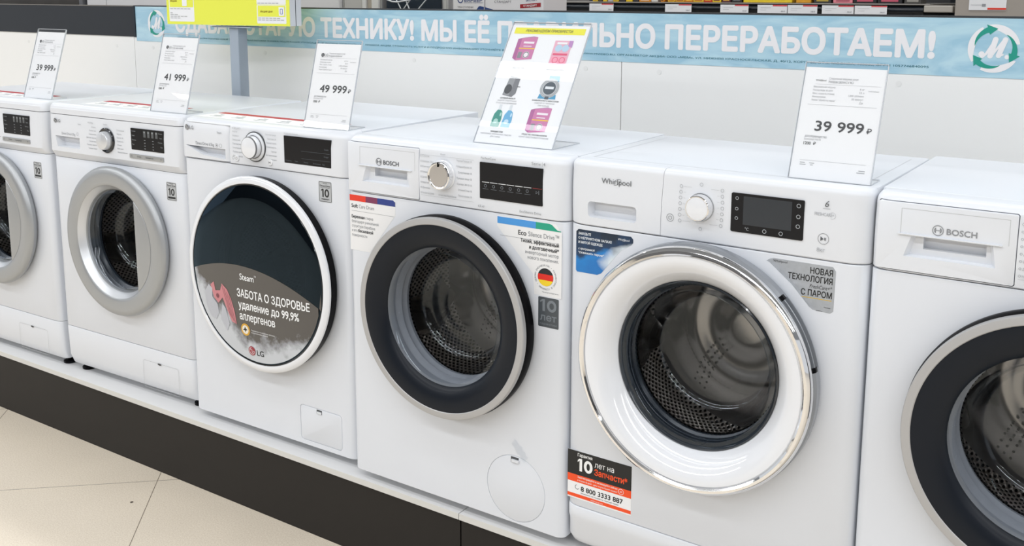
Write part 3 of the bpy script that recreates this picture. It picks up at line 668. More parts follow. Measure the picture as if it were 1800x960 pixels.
    # the checked shirts in the picture
    B = Buf(); B.poly([(0.143, 0.418), (0.157, 0.428), (0.163, 0.405), (0.182, 0.408), (0.190, 0.428), (0.210, 0.415), (0.224, 0.392), (0.235, 0.360), (0.240, 0.326), (0.222, 0.330), (0.210, 0.352), (0.190, 0.39), (0.172, 0.372), (0.155, 0.385)], 0.0010)
    B.done('printed_shirt', ink('C98389'), fl, on)
    B = Buf(); B.poly([(0.118, 0.395), (0.136, 0.418), (0.150, 0.408), (0.148, 0.385), (0.168, 0.368), (0.172, 0.345), (0.158, 0.325), (0.136, 0.33), (0.12, 0.36)], 0.0012)
    B.poly([(0.178, 0.33), (0.188, 0.375), (0.20, 0.362), (0.212, 0.322), (0.20, 0.30)], 0.0012); B.done('printed_cloth', ink('B9BCC4'), fl, on)
    B = Buf(); [B.line([(0.19+i*0.009, 0.424-i*0.008), (0.218+i*0.006, 0.345-i*0.006)], 0.0012, 0.0014) for i in range(4)]; B.disk(0.171, 0.392, 0.006, 0.0015); B.done('shirt_lines', ink('7E4650'), fl, on)
    s = prism('sticker', rrect(0.500, 0.674, 0.543, 0.7255, 0.003), 0.0, 0.0004, pm('sticker_grey', hexc('B9BCBF'), 0.4), root, label='grey ten-year motor warranty sticker')
    B = Buf(); rr_ring(B, 0.5012, 0.6752, 0.5418, 0.7243, 0.003, 0.001)
    ten(B, 0.5215, 0.6865, 0.0205, 0.026); B.text('Direct Drive', 0.5215, 0.7125, 0.0043, w=0.033, al='C', bold=0.02); B.rect(0.506, 0.7095, 0.537, 0.7102)
    B.text('MOTOR', 0.5215, 0.719, 0.0028, al='C'); B.text('WARRANTY', 0.5215, 0.680, 0.0035, al='C', bold=0.02); B.done('printed_text', ink('26282A'), s, face)
    lg_top_sticker(root, 0.03, 0.50, 0.025, 0.125, Dp)
    feet(root, Dp)
    return root

# ---------------------------------------------------------------- Bosch with black dish and aluminium ring
def make_bosch(label, frame=True, stickers=True, Dp=0.445):
    root = empty('washing_machine', (0, 0, SH), cat='washing machine', label=label, group='washing machines in the row')
    dcu, dcz, R = 0.3019, 0.4716, 0.2268
    c = slab('cabinet', 0, 0.60, Dp, [(0.0225, 0.003, 0.002), (0.025, 0, 0), (0.60, 0, 0), (0.7155, 0, 0), (0.717, 0.001, 0)], 0.020, 0.016, WHITE, root)
    hc = (0.478, 0.106); hr = 0.0765
    circ = lambda r: [(hc[0]+r*cos(2*pi*i/64), hc[1]+r*sin(2*pi*i/64)) for i in range(64)]
    cut(c, [prism('cutter', [(dcu+0.172*cos(2*pi*i/96), dcz+0.172*sin(2*pi*i/96)) for i in range(96)], -0.05, 0.05, WHITE, root), cavity(root, Dp), prism('cutter', circ(hr), -0.002, 0.01, WHITE, root)])
    h = prism('filter_hatch', circ(hr-0.0010), -0.0035, 0.0002, WHITE, root, bev=0.0008)
    B = Buf(); B.box(hc[0]-0.012, hc[0]+0.008, 0.166, 0.179, 0.0002, 0.0008); B.done('hatch_latch', ink('4C4F52'), h, face)
    B = Buf(); B.box(hc[0]-0.009, hc[0]+0.010, 0.168, 0.174, 0.0008, 0.004); B.done('latch_tab', WHITE2, h, face)
    p = slab('control_panel', -0.001, 0.601, 0.05, [(0.7185, 0.001, 0.001), (0.721, -0.003, 0), (0.76, -0.005, 0), (0.80, -0.005, 0), (0.828, -0.002, 0)]+topround(0.85, -0.002, 0.017, yk=1.3), 0.030, 0.024, WHITE2, root)
    f = lambda u, z, o: (u, -0.0050-o, z)
    cut(p, [prism('cutter', rrect(0.0065, 0.7215, 0.2215, 0.8385, 0.004), -0.030, 0.03, WHITE2, root)])
    dw = prism('detergent_drawer', rrect(0.0078, 0.7228, 0.2202, 0.8372, 0.003), -0.030, 0.0050, WHITE2, root, bev=0.001)
    cut(dw, [prism('cutter', [(0.048, 0.7465), (0.196, 0.7465), (0.190, 0.7845), (0.060, 0.7845)], 0.0115, 0.003-0.010, WHITE2, root, s1=0.86),
             prism('cutter', rrect(0.080, 0.7605, 0.176, 0.7835, 0.001), -0.022, 0.02, WHITE2, root)])
    B = Buf(); rr_ring(B, 0.0070, 0.7220, 0.2210, 0.8380, 0.004, 0.0010, 0.00005-0.004); 
    # embossed frame on the drawer front and the handle lip
    B = Buf(); B.line([(0.0455, 0.786), (0.0455, 0.828), (0.209, 0.828), (0.209, 0.786)], 0.0009, 0.0052); B.done('drawer_line', ink('C3C6C9'), dw, face)
    B = Buf(); B.box(0.042, 0.200, 0.7845, 0.7862, 0.004, 0.0085); B.done('handle_lip', WHITE2, dw, face)
    slab('worktop', -0.0005, 0.6005, Dp, [(0.718, 0.0515, 0), (0.845, 0.0515, 0), (0.8490, 0.0515, 0.001), (0.85, 0.0535, 0.004)], 0.004, 0.004, WHITE2, root)
    g7 = lambda u, z, o: (u, -0.0050-o, z)
    B = Buf(); bosch_mark(B, 0.1035, 0.7975, 0.0088); B.text('BOSCH', 0.117, 0.7925, 0.0100, w=0.0455, bold=0.03 if stickers else 0.02)
    B.done('brand_logo', ink('5C6065' if stickers else '8B8E92'), dw, f)
    # display
    d_ = prism('display', rrect(0.388, 0.7465, 0.546, 0.8245, 0.0015), -0.004, 0.001, BLKGLASS, root, fn=f)
    B = Buf(); B2 = Buf(); B3 = Buf()
    for i in range(6): B.rect(0.394+i*0.0212, 0.7815, 0.413+i*0.0212, 0.7828, 0.0014); B2.ring(0.403+i*0.0212, 0.7745, 0.0026, 0.0034, 0.0014, n=16); B2.rect(0.396+i*0.0212, 0.7675, 0.411+i*0.0212, 0.768, 0.0014)
    B3.rect(0.522, 0.7815, 0.545, 0.7828, 0.0014); B2.text('▷‖', 0.530, 0.7715, 0.005, o=0.0014)
    B.done('display_bars', ink('D8DBDE'), d_, f); B2.done('display_symbols', ink('7F858B'), d_, f); B3.done('red_bar', ink('7E2A2C'), d_, f)
    # knob: machined metal
    lathe('knob_base', [(0.0335, -0.001), (0.0335, 0.003), (0.031, 0.005), (0.03, 0.005)], 0.289, 0.786, WHITEG, root, fn=f, n=64)
    lathe('knob', [(0.0312, 0.0), (0.0312, 0.015), (0.0298, 0.0185), (0.0275, 0.0195), (0.0255, 0.0185), (0.0245, 0.0175), (0.0001, 0.0175)], 0.289, 0.786, CHROME, root, fn=f, n=72)
    lathe('knob_face', [(0.0246, 0.0179), (0.0001, 0.0179)], 0.289, 0.786, pm('spun_metal', (0.62, 0.62, 0.64), 0.22, metal=1.0), root, fn=f, n=48)
    B = Buf(); B.box(0.2878, 0.2902, 0.806, 0.8165, 0.0175, 0.0200); B.done('knob_marker', BLACK, root, f)
    # printed programme list
    B = Buf(); L_ = ['Хлопок', 'Хлопок Эко', 'Синтетика', 'Смешанное белье', 'Деликатная стирка', 'Шерсть/Ручная', 'Джинсы', 'Ночная программа']; R_ = ['Черное/Темное', 'Рубашки/Блузки', 'Спортивная', 'Пуховые вещи', 'Супер 30/15', 'Отжим/Слив', 'Полоскание']
    for i in range(8): B.text(L_[i], 0.231, 0.8215-i*0.0118, 0.0042, w=min(0.032, 0.0034*len(L_[i]))); B.ring(0.2275, 0.8235-i*0.0118, 0.0014, 0.002, n=12)
    for i in range(7): B.text(R_[i], 0.360, 0.8195-i*0.0128, 0.0042, al='R', w=min(0.034, 0.0030*len(R_[i]))); B.ring(0.3645, 0.8215-i*0.0128, 0.0014, 0.002, n=12)
    for z in (0.826, 0.735): B.rect(0.226, z, 0.372, z+0.0004)
    B.text('Выкл', 0.289, 0.829, 0.004, al='C'); B.text('Очистка барабана', 0.300, 0.7385, 0.004, al='C')
    B.done('program_list', ink('9EA2A7'), root, f)
    B = Buf(); B.text('Serie', 0.519, 0.8305, 0.0065, w=0.022); B.rect(0.5445, 0.829, 0.545, 0.838); B.text('4', 0.5475, 0.8305, 0.0068, bold=0.02); B.text('PerfectCare', 0.391, 0.831, 0.0050, w=0.038); B.text('EcoSilence Drive', 0.490, 0.7275, 0.0052, w=0.053); B.text('6,5 кг', 0.383, 0.7265, 0.0052)
    B.done('printed_text', ink('85898E'), root, f)
    # door
    d = empty('door', (0, 0, 0)); d.parent = root
    lathe('door_back', [(R-0.030, 0.001), (R-0.006, 0.003), (R+0.0015, 0.010), (R+0.0022, 0.026), (R-0.004, 0.036)], dcu, dcz, BLACK, d, n=128)
    lathe('door_ring', [(R-0.014, 0.032), (R-0.002, 0.0345), (R, 0.037), (R, 0.0465), (R-0.0015, 0.0485), (R-0.0035, 0.049), (0.2125, 0.049), (0.2110, 0.0478)], dcu, dcz, SATIN, d, n=144)
    lathe('door_dish', [(0.2116, 0.0478), (0.209, 0.0482), (0.186, 0.0460), (0.170, 0.0410), (0.160, 0.0345), (0.1572, 0.030)], dcu, dcz, NAVY, d, n=128)
    lathe('inner_liner', [(0.1578, 0.030), (0.1568, 0.020), (0.1600, 0.002)], dcu, dcz, pm('grey_liner', (0.30, 0.32, 0.35), 0.3), d, n=128)
    gl = bowl(d, dcu, dcz, 0.1575, 0.0285, depth=0.095)
    drum_set(root, dcu, dcz, 0.150, gasket=RUBBER, depth=0.29)
    if stickers:
        SG = pm('clear_sticker_film', (0.83, 0.835, 0.845), 0.3)
        s = prism('sticker', [(0.0055, 0.578), (0.066, 0.578), (0.146, 0.676), (0.146, 0.711), (0.0055, 0.711)], 0.0, 0.0003, SG, root, label='sticker with red and blue bar at upper left of the front')
        B = Buf(); B.rect(0.006, 0.6965, 0.056, 0.7108, 0.0006); B.done('red_bar', ink('E23A25'), s, face)
        B = Buf(); B.rect(0.056, 0.6965, 0.092, 0.7108, 0.0006); B.done('purple_bar', ink('7C3558'), s, face)
        B = Buf(); B.poly([(0.092, 0.6965), (0.146, 0.6965), (0.146, 0.7065), (0.140, 0.7108), (0.092, 0.7108)], 0.0006); B.done('blue_bar', ink('2B3F86'), s, face)
        B = Buf(); B.text('Soft', 0.0115, 0.6805, 0.0092, bold=0.02); B.text('Бережная', 0.0115, 0.6555, 0.0072, w=0.040, bold=0.03); B.text('бесшовной', 0.031, 0.6225, 0.0072, w=0.046, bold=0.03); B.done('bold_text', ink('303338'), s, face)
        B = Buf(); B.text('Care Drum', 0.0345, 0.6805, 0.0092, w=0.047); B.rect(0.0115, 0.6725, 0.142, 0.6731)
        for t, u, z, w in (('стирка', 0.054, 0.6555, 0.024), ('благодаря уникальной', 0.0115, 0.6445, 0.083), ('структуре барабана', 0.0115, 0.6335, 0.072), ('и его', 0.0115, 0.6225, 0.017), ('поверхности', 0.0115, 0.6115, 0.047)): B.text(t, u, z, 0.0068, w=w)
        B.done('light_text', ink('8A8E93'), s, face)
        s = prism('sticker', [(0.429, 0.7115), (0.429, 0.690), (0.520, 0.60), (0.524, 0.556), (0.590, 0.556), (0.590, 0.695), (0.575, 0.7115)], 0.0, 0.0003, SG, root, label='sticker with blue and green bar and a round German flag')
        B = Buf(); B.rect(0.430, 0.6965, 0.527, 0.7110, 0.0006); B.done('blue_bar', ink('4A97DC'), s, face)
        B = Buf(); B.poly([(0.527, 0.6965), (0.588, 0.6965), (0.588, 0.6985), (0.580, 0.699), (0.573, 0.704), (0.566, 0.7095), (0.560, 0.7110), (0.527, 0.7110)], 0.0006); B.done('green_bar', ink('23A083'), s, face)
        B = Buf(); B.text('Eco', 0.4835, 0.6785, 0.0105, bold=0.025)
        for t, z, w in (('Тихий, эффективный', 0.6640, 0.094), ('и долговечный*', 0.6520, 0.072)): B.text(t, 0.583, z, 0.0078, w=w, al='R', bold=0.03)
        B.disk(0.5515, 0.5965, 0.0190, 0.0006)
        B.done('bold_text', ink('25282C'), s, face)
        B = Buf(); B.text('Silence Drive™', 0.5085, 0.6785, 0.0105, w=0.075); B.rect(0.437, 0.671, 0.583, 0.6716)
        for t, z, w in (('инверторный мотор', 0.6410, 0.082), ('нового поколения.', 0.6300, 0.076)): B.text(t, 0.583, z, 0.0075, w=w, al='R')
        B.text('*по результатам теста', 0.583, 0.563, 0.003, al='R', w=0.04)
        ct = 'GERMAN ENGINEERING • РАЗРАБОТАНО В ГЕРМАНИИ • '
        for i, ch in enumerate(ct):
            a = radians(205-360*i/len(ct)); B.text(ch, 0.5515+0.0235*cos(a), 0.5965+0.0235*sin(a), 0.0040, al='C', rot=a-pi/2) if ch != ' ' else None
        B.done('light_text', ink('80848A'), s, face)
        def seg(z0, z1):
            pts = []
            r_ = 0.01895
            for i in range(25):
                z = z0+(z1-z0)*i/24; pts.append((0.5515+math.sqrt(max(r_*r_-z*z, 0)), 0.5965+z))
            for i in range(25):
                z = z1+(z0-z1)*i/24; pts.append((0.5515-math.sqrt(max(r_*r_-z*z, 0)), 0.5965+z))
            return pts
        B = Buf(); B.poly(seg(-0.0066, 0.0062), 0.0009); B.done('flag_red', ink('DD2A1E'), s, face)
        B = Buf(); B.poly(seg(-0.01894, -0.0066), 0.0009); B.done('flag_yellow', ink('F3D22B'), s, face)
        s = prism('sticker', rrect(0.534, 0.489, 0.584, 0.5535, 0.0025), 0.0, 0.0004, pm('sticker_dark_grey', hexc('4B5157'), 0.35), root, label='dark grey ten-year warranty sticker')
        B = Buf(); ten(B, 0.559, 0.5235, 0.0255, 0.040, 0.24); B.text('лет', 0.559, 0.5035, 0.0150, w=0.040, al='C', bold=0.03); B.text('гарантии', 0.559, 0.494, 0.005, w=0.041, al='C', bold=0.01); B.done('printed_text', ink('7A8188'), s, face)
        # torn clear tape above the hatch
        TP = glassmat('clear_tape', (0.93, 0.94, 0.95), 1.5, 0.15)
        vs = []; fs = []; N = 9
        for i in range(N):
            t = i/(N-1); u0 = 0.472+0.034*t; z0 = 0.216-0.036*t; w = 0.006+0.004*random.random()
            vs += [(u0-w*0.6, z0-w, 0.0006+0.004*random.random()), (u0+0.002*random.random(), z0, 0.003+0.005*random.random()), (u0+w*0.7, z0+w, 0.0006+0.004*random.random())]
        for i in range(N-1): q = i*3; fs += [(q, q+1, q+4, q+3), (q+1, q+2, q+5, q+4)]
        mk('tape_scrap', vs, fs, TP, root, None, face, label='crumpled scrap of clear tape above the round hatch')
    feet(root, Dp)
    return root

# ---------------------------------------------------------------- Whirlpool with chrome ring
def make_whirlpool(label):
    root = empty('washing_machine', (0, 0, SH), cat='washing machine', label=label, group='washing machines in the row')
    Dp = 0.42; dcu, dcz, R = 0.2930, 0.4795, 0.2386
    c = slab('cabinet', 0, 0.60, Dp, [(0.1120, 0.001, 0), (0.114, 0, 0), (0.60, 0, 0), (0.7165, 0, 0), (0.718, 0.001, 0)], 0.034, 0.022, WHITE, root)
    cut(c, [prism('cutter', [(dcu+0.180*cos(2*pi*i/96), dcz+0.180*sin(2*pi*i/96)) for i in range(96)], -0.05, 0.05, WHITE, root), cavity(root, Dp)])
    slab('kick_panel', 0.000, 0.600, 0.06, [(0.0225, 0.016, 0.010), (0.026, 0.010, 0.004), (0.04, 0.003, 0), (0.075, 0.002, 0), (0.085, -0.002, 0), (0.108, -0.002, 0), (0.1108, 0.0, 0)], 0.034, 0.022, WHITE2, root)
    slab('side_base', 0.003, 0.597, Dp-0.01, [(0.0225, 0.0605, 0), (0.1115, 0.0605, 0)], 0.01, 0.01, WHITE, root)
    lv = [(0.7195, 0.001, 0.001), (0.722, -0.002, 0), (0.76, -0.004, 0), (0.80, -0.004, 0), (0.828, -0.002, 0)]+topround(0.85, -0.002, 0.012, yk=1.2)
    p = slab('control_panel', -0.001, 0.601, 0.040, lv, 0.040, 0.026, WHITE2, root)
    f = lambda u, z, o: (u, -0.0040-o, z)
    cut(p, [prism('cutter', [(-0.02, 0.7200), (0.2085, 0.7200), (0.2135, 0.86), (-0.02, 0.86)], -0.0385, 0.03, WHITE2, root)])
    # drawer front: left rounded corner, straight right edge
    vs = []; fs = []; n = 7
    for (z, yf, s_) in lv:
        a = -0.001+s_; bb = 0.2075+(z-0.72)*0.037
        for i in range(n+1): t = radians(180+90*i/n); vs.append((a+0.040+0.040*cos(t), yf+0.026+0.026*sin(t), z))
        vs += [(bb, yf, z), (bb, 0.038, z), (a, 0.038, z)]
    C = n+4
    for k in range(len(lv)-1):
        for i in range(C): j = (i+1) % C; fs.append((k*C+i, k*C+j, (k+1)*C+j, (k+1)*C+i))
    fs += [tuple(reversed(range(C))), tuple(range((len(lv)-1)*C, len(lv)*C))]
    dw = fixn(mk('detergent_drawer', vs, fs, WHITE2, root, 40))
    cut(dw, [prism('cutter', rrect(0.0460, 0.7370, 0.1570, 0.7700, 0.008), 0.008, -0.018+0.0, WHITE2, root, s1=0.90)])
    slab('worktop', -0.0005, 0.6005, Dp, [(0.719, 0.0415, 0), (0.845, 0.0415, 0), (0.8488, 0.0415, 0.001), (0.85, 0.044, 0.003)], 0.004, 0.004, WHITE2, root)
    B = Buf(); B.line([(0.028, 0.39), (0.028, 0.05), (0.572, 0.05), (0.572, 0.39)], 0.0012, 0.8503); B.done('top_seam', ink('C9CBCE'), root, lambda u, y, o: (u, y, o))
    B = Buf(); whirl_mark(B, 0.0780, 0.8095, 0.0660); B.done('brand_logo', ink('5A5D61'), dw, f)
    d_ = prism('display', rrect(0.3515, 0.7495, 0.4875, 0.8215, 0.003), -0.004, 0.0012, BLKGLASS, root, fn=f)
    B = Buf(); B.rect(0.375, 0.7645, 0.4655, 0.8170, 0.0016); B.done('lcd_panel', pm('lcd_grey', hexc('2B3138'), 0.15), d_, f)
    B = Buf()
    for z in (0.812, 0.7925, 0.775): B.ring(0.3625, z, 0.0022, 0.0031, 0.0016, n=16); B.ring(0.4775, z-0.001, 0.0028, 0.0038, 0.0016, n=16)
    B.text('°C', 0.383, 0.7545, 0.0055, al='C', o=0.0016); B.ring(0.4165, 0.757, 0.0028, 0.0038, 0.0016, n=16); B.ring(0.447, 0.757, 0.0028, 0.0038, 0.0016, n=16)
    B.done('display_symbols', ink('A9AEB3'), d_, f)
    lathe('knob_base', [(0.0268, -0.001), (0.0268, 0.0010), (0.0262, 0.0010)], 0.2915, 0.7865, ink('C2C5C8'), root, fn=f, n=64)
    lathe('knob_skirt', [(0.0255, -0.001), (0.0245, 0.012), (0.0235, 0.018)], 0.2915, 0.7865, CHROME, root, fn=f, n=64)
    lathe('knob', [(0.0236, 0.0175), (0.0230, 0.0190), (0.0205, 0.0200), (0.0001, 0.0205)], 0.2915, 0.7865, WHITEG, root, fn=f, n=64)
    lathe('knob_edge', [(0.0238, 0.0170), (0.0242, 0.0185), (0.0228, 0.0200), (0.0216, 0.0200)], 0.2915, 0.7865, CHROME, root, fn=f, n=64)
    B = Buf(); B.ring(0.229, 0.759, 0.0068, 0.0075); B.ring(0.229, 0.759, 0.003, 0.0037, a0=120, a1=420); B.rect(0.2287, 0.760, 0.2293, 0.7635)
    B.ring(0.5235, 0.758, 0.0092, 0.0098); play_mark(B, 0.5235, 0.758, 0.005)
    B.text('6', 0.527, 0.8150, 0.0115, al='C', shear=0.25, bold=0.006); B.rect(0.520, 0.8115, 0.533, 0.8120)
    B.done('printed_symbols', ink('5A5D61'), root, f)
    B = Buf(); B.text('FRESHCARE+', 0.506, 0.7985, 0.0060, w=0.034); B.ring(0.537, 0.8005, 0.0055, 0.0059, a0=-120, a1=150); B.text('8кг', 0.520, 0.7345, 0.0075, al='C')
    for (x, y, w) in ((0.2505, 0.822, -1), (0.2500, 0.811, -1), (0.2495, 0.800, -1), (0.2490, 0.789, -1), (0.2485, 0.778, -1), (0.2485, 0.767, -1), (0.2490, 0.756, -1), (0.2915, 0.829, 0), (0.333, 0.822, 1), (0.3335, 0.811, 1), (0.334, 0.800, 1), (0.334, 0.789, 1), (0.3335, 0.778, 1), (0.333, 0.767, 1), (0.332, 0.756, 1), (0.2915, 0.745, 0)):
        B.ring(x, y, 0.0026, 0.0034, n=12)
        if w and (y > 0.815 or y < 0.76): B.line([(x-w*0.006, y), (x-w*0.022, y)], 0.0004)
        elif w: B.line([(x-w*0.006, y), (x-w*0.010, y)], 0.0004)
    B.done('printed_text', ink('A8ABB0'), root, f)
    # door
    d = empty('door', (0, 0, 0)); d.parent = root
    lathe('door_back', [(R-0.030, 0.001), (R-0.004, 0.003), (R+0.0025, 0.010), (R+0.0025, 0.028), (R-0.004, 0.036)], dcu, dcz, pm('grey_blue_plastic', (0.32, 0.34, 0.37), 0.22, metal=0.3), d, n=144)
    lathe('chrome_ring', [(R-0.010, 0.032), (R-0.002, 0.034), (R, 0.038), (R+0.0005, 0.044), (R-0.002, 0.050), (R-0.007, 0.0545), (R-0.012, 0.055), (R-0.0155, 0.052), (0.2225, 0.048)], dcu, dcz, CHROME, d, n=160)
    # finger grip hidden behind the ring at the upper right
    lathe('handle_recess', [(R+0.0032, 0.014), (R+0.0034, 0.026), (R-0.001, 0.0335)], dcu, dcz, pm('recess_grey', (0.10, 0.11, 0.125), 0.25), d, n=160, a0=12, a1=44)
    for q0 in (10.5, 43.5): lathe('recess_end', [(R+0.0035, 0.020), (R+0.0036, 0.028), (R-0.001, 0.034)], dcu, dcz, BLACK, d, n=240, a0=q0, a1=q0+2.2)
    lathe('door_dish', [(0.2228, 0.0478), (0.220, 0.0508), (0.212, 0.0510), (0.200, 0.0470), (0.186, 0.0370), (0.174, 0.0230), (0.166, 0.0110), (0.163, 0.004)], dcu, dcz, WHITEG, d, n=144)
    lathe('glass_rim', [(0.1655, 0.012), (0.1625, 0.0135), (0.159, 0.009), (0.154, -0.004), (0.1515, -0.02)], dcu, dcz, pm('blue_black_rim', (0.018, 0.024, 0.032), 0.12, coat=0.4), d, n=128)
    bowl(d, dcu, dcz, 0.158, 0.006, depth=0.10, rings=0)
    drum_set(root, dcu, dcz, 0.150, gasket=DRUBBER, depth=0.27, lift=188)
    # blue sticker
    bm_ = bpy.data.materials.new('blue_shirt_picture'); bm_.use_nodes = True; nt = bm_.node_tree; L = nt.links; b = nt.nodes['Principled BSDF']
    tc = nn(nt, 'ShaderNodeTexCoord'); no = nn(nt, 'ShaderNodeTexNoise'); no.inputs['Scale'].default_value = 22; no.inputs['Detail'].default_value = 4; L.new(tc.outputs['Object'], no.inputs['Vector'])
    sp = nn(nt, 'ShaderNodeSeparateXYZ'); L.new(tc.outputs['Object'], sp.inputs[0])
    v = mth(nt, 'ADD', mth(nt, 'MULTIPLY', mth(nt, 'SUBTRACT', 0.712, sp.outputs[2]), 8.0), mth(nt, 'MULTIPLY', mth(nt, 'SUBTRACT', no.outputs['Fac'], 0.5), 1.1))
    cr = nn(nt, 'ShaderNodeValToRGB'); L.new(v, cr.inputs[0]); e = cr.color_ramp.elements
    e[0].position = 0.05; e[0].color = (*hexc('16293C'), 1); e[1].position = 0.95; e[1].color = (*hexc('8FC3DD'), 1)
    for ps, cc in ((0.3, '1C3E63'), (0.45, '1F7FC8'), (0.7, '1F74BE')): q = e.new(ps); q.color = (*hexc(cc), 1)
    di = mth(nt, 'ADD', mth(nt, 'MULTIPLY', mth(nt, 'SUBTRACT', sp.outputs[0], 0.078), -0.769), mth(nt, 'MULTIPLY', mth(nt, 'SUBTRACT', sp.outputs[2], 0.625), 0.639))
    st = mth(nt, 'ADD', mth(nt, 'SUBTRACT', 0.95, mth(nt, 'MULTIPLY', di, 48.0)), mth(nt, 'MULTIPLY', mth(nt, 'SUBTRACT', no.outputs['Fac'], 0.5), 1.6))
    st = mth(nt, 'SUBTRACT', st, mth(nt, 'MULTIPLY', mth(nt, 'MAXIMUM', mth(nt, 'SUBTRACT', sp.outputs[2], 0.682), 0.0), 90.0))
    st = mth(nt, 'SUBTRACT', st, mth(nt, 'MULTIPLY', mth(nt, 'MAXIMUM', mth(nt, 'SUBTRACT', 0.648, sp.outputs[2]), 0.0), 50.0))
    stc = mth(nt, 'MINIMUM', mth(nt, 'MAXIMUM', st, 0.0), 1.0)
    mx = nn(nt, 'ShaderNodeMix', data_type='RGBA'); L.new(stc, mx.inputs['Factor']); L.new(cr.outputs[0], mx.inputs['A']); mx.inputs['B'].default_value = (*hexc('DCE6EC'), 1)
    L.new(mx.outputs['Result'], b.inputs['Base Color']); b.inputs['Roughness'].default_value = 0.3
    s = prism('sticker', [(0.0215, 0.6205), (0.069, 0.6205), (0.078, 0.625), (0.122, 0.678), (0.145, 0.692), (0.149, 0.697), (0.149, 0.704), (0.144, 0.709), (0.024, 0.709), (0.019, 0.704), (0.019, 0.624)], 0.0, 0.0004, bm_, root, label='blue sticker with a shirt picture and white lettering')
    B = Buf(); B.text('ЗАБУДЬТЕ', 0.0245, 0.6985, 0.0048, w=0.029, bold=0.03); B.text('О НЕПРИЯТНОМ ЗАПАХЕ', 0.0245, 0.6895, 0.0048, w=0.077, bold=0.03); B.text('И МЯТОЙ ОДЕЖДЕ', 0.0245, 0.6805, 0.0048, w=0.056, bold=0.03)
    B.text('с программой', 0.0245, 0.6675, 0.0045, w=0.038, shear=0.2, bold=0.02); B.text('"Освежить паром"', 0.0245, 0.6595, 0.0045, w=0.060, shear=0.2, bold=0.03); whirl_mark(B, 0.115, 0.6985, 0.026)
    B.done('printed_text', ink('E8EEF3'), s, face)
    # brushed silver sticker
    s = prism('sticker', [(0.421, 0.7035), (0.427, 0.7015), (0.470, 0.667), (0.503, 0.632), (0.510, 0.6275), (0.541, 0.6255), (0.5465, 0.630), (0.5475, 0.702), (0.542, 0.7095), (0.435, 0.7100), (0.428, 0.7080)], 0.0, 0.0004, pm('brushed_silver_film', (0.46, 0.50, 0.56), 0.35, metal=0.6, var=0.12, scale=90), root, label='silver sticker announcing new technology with steam')
    B = Buf(); B.text('НОВАЯ', 0.5425, 0.6925, 0.0112, w=0.040, al='R', bold=0.02); B.text('ТЕХНОЛОГИЯ', 0.5425, 0.6775, 0.0112, w=0.080, al='R', bold=0.02)
    B.text('FreshCare+*', 0.5425, 0.6665, 0.0070, w=0.040, al='R', shear=0.25); B.text('С ПАРОМ', 0.5425, 0.6520, 0.0112, w=0.055, al='R', bold=0.02); B.text('Whirlpool', 0.434, 0.7035, 0.0045, w=0.026)
    B.rect(0.516, 0.6268, 0.5275, 0.6275); B.text('Реклама', 0.541, 0.634, 0.002, al='R'); B.done('printed_text', ink('15171A'), s, face)
    B = Buf(); B.rect(0.4885, 0.6478, 0.5425, 0.6490); B.done('yellow_line', ink('D9B53A'), s, face)
    # orange and black warranty sticker
    s = prism('sticker', [(0.0055, 0.128), (0.1575, 0.128), (0.1575, 0.2345), (0.0055, 0.2345)], 0.0, 0.0004, PAPER, root, label='black, orange and white ten-year warranty sticker with a phone number')
    B = Buf(); B.rect(0.0055, 0.1815, 0.1575, 0.2345); B.done('black_field', ink('17181A'), s, face)
    B = Buf(); B.rect(0.0055, 0.165, 0.1575, 0.1815); B.rect(0.0055, 0.131, 0.1575, 0.1385); B.text('Запчасти*', 0.071, 0.1925, 0.0135, w=0.077, bold=0.03, o=0.0009); B.done('orange_print', ink('F4511E'), s, face)
    B = Buf(); B.text('Гарантия', 0.030, 0.2235, 0.0072, w=0.035, bold=0.02, o=0.0009); ten(B, 0.048, 0.1915, 0.0275, 0.036, 0.23); B.text('лет на', 0.071, 0.2095, 0.0125, w=0.046, o=0.0009)
    B.text('Зарегистрируйте и активируйте сейчас', 0.030, 0.1755, 0.0042, w=0.096, bold=0.02, o=0.0009); B.text('в течение 60 дней – дату покупки Вашей техники*', 0.030, 0.1685, 0.0035, w=0.096, bold=0.01, o=0.0009)
    B.ring(0.134, 0.1735, 0.0055, 0.0063, 0.0009); B.text('60', 0.134, 0.1715, 0.004, al='C', o=0.0009); B.text('whirlpool-service', 0.062, 0.1330, 0.003, w=0.03, o=0.0009); B.done('white_print', ink('F4F4F4'), s, face)
    B = Buf(); B.text('8 800 3333 887', 0.0385, 0.1475, 0.0108, w=0.100, bold=0.03); B.ring(0.029, 0.154, 0.0042, 0.0052, a0=100, a1=330); B.text('позвоните по телефону горячей линии', 0.0385, 0.1415, 0.003, w=0.09); B.done('black_print', ink('1B1C1E'), s, face)
    feet(root, Dp, gap=0.022)
    return root

def copy_tree(o, parent=None):
    c = o.copy(); COL.objects.link(c)
    if parent: c.parent = parent
    for ch in list(o.children): copy_tree(ch, c)
    return c
def put(o, x, y, t): o.location = (x, y, SH); o.rotation_euler = (0, 0, t)
lg1 = make_lg_silver('white washing machine with a wide silver door ring, fully in view beside the black-glass one')
put(lg1, 0.0, 0.0245, 0.0204)
lg0 = copy_tree(lg1); put(lg0, -0.627, 0.0117, 0.0204); lg0['label'] = 'white silver-ringed washing machine cut off by the left edge of the photo'
lg2 = make_lg_black('white washing machine with a large black glass door carrying a steam picture'); put(lg2, 0.6168, 0.0216, 0.0085)
b3 = make_bosch('white washing machine with black dished door and flag sticker, behind the product leaflet stand'); put(b3, 1.2369, 0.0, -0.0033)
w4 = make_whirlpool('white washing machine with chrome-ringed white porthole door and orange warranty sticker'); put(w4, 1.8410, 0.0, -0.007); w4.scale = (0.988, 1, 1)
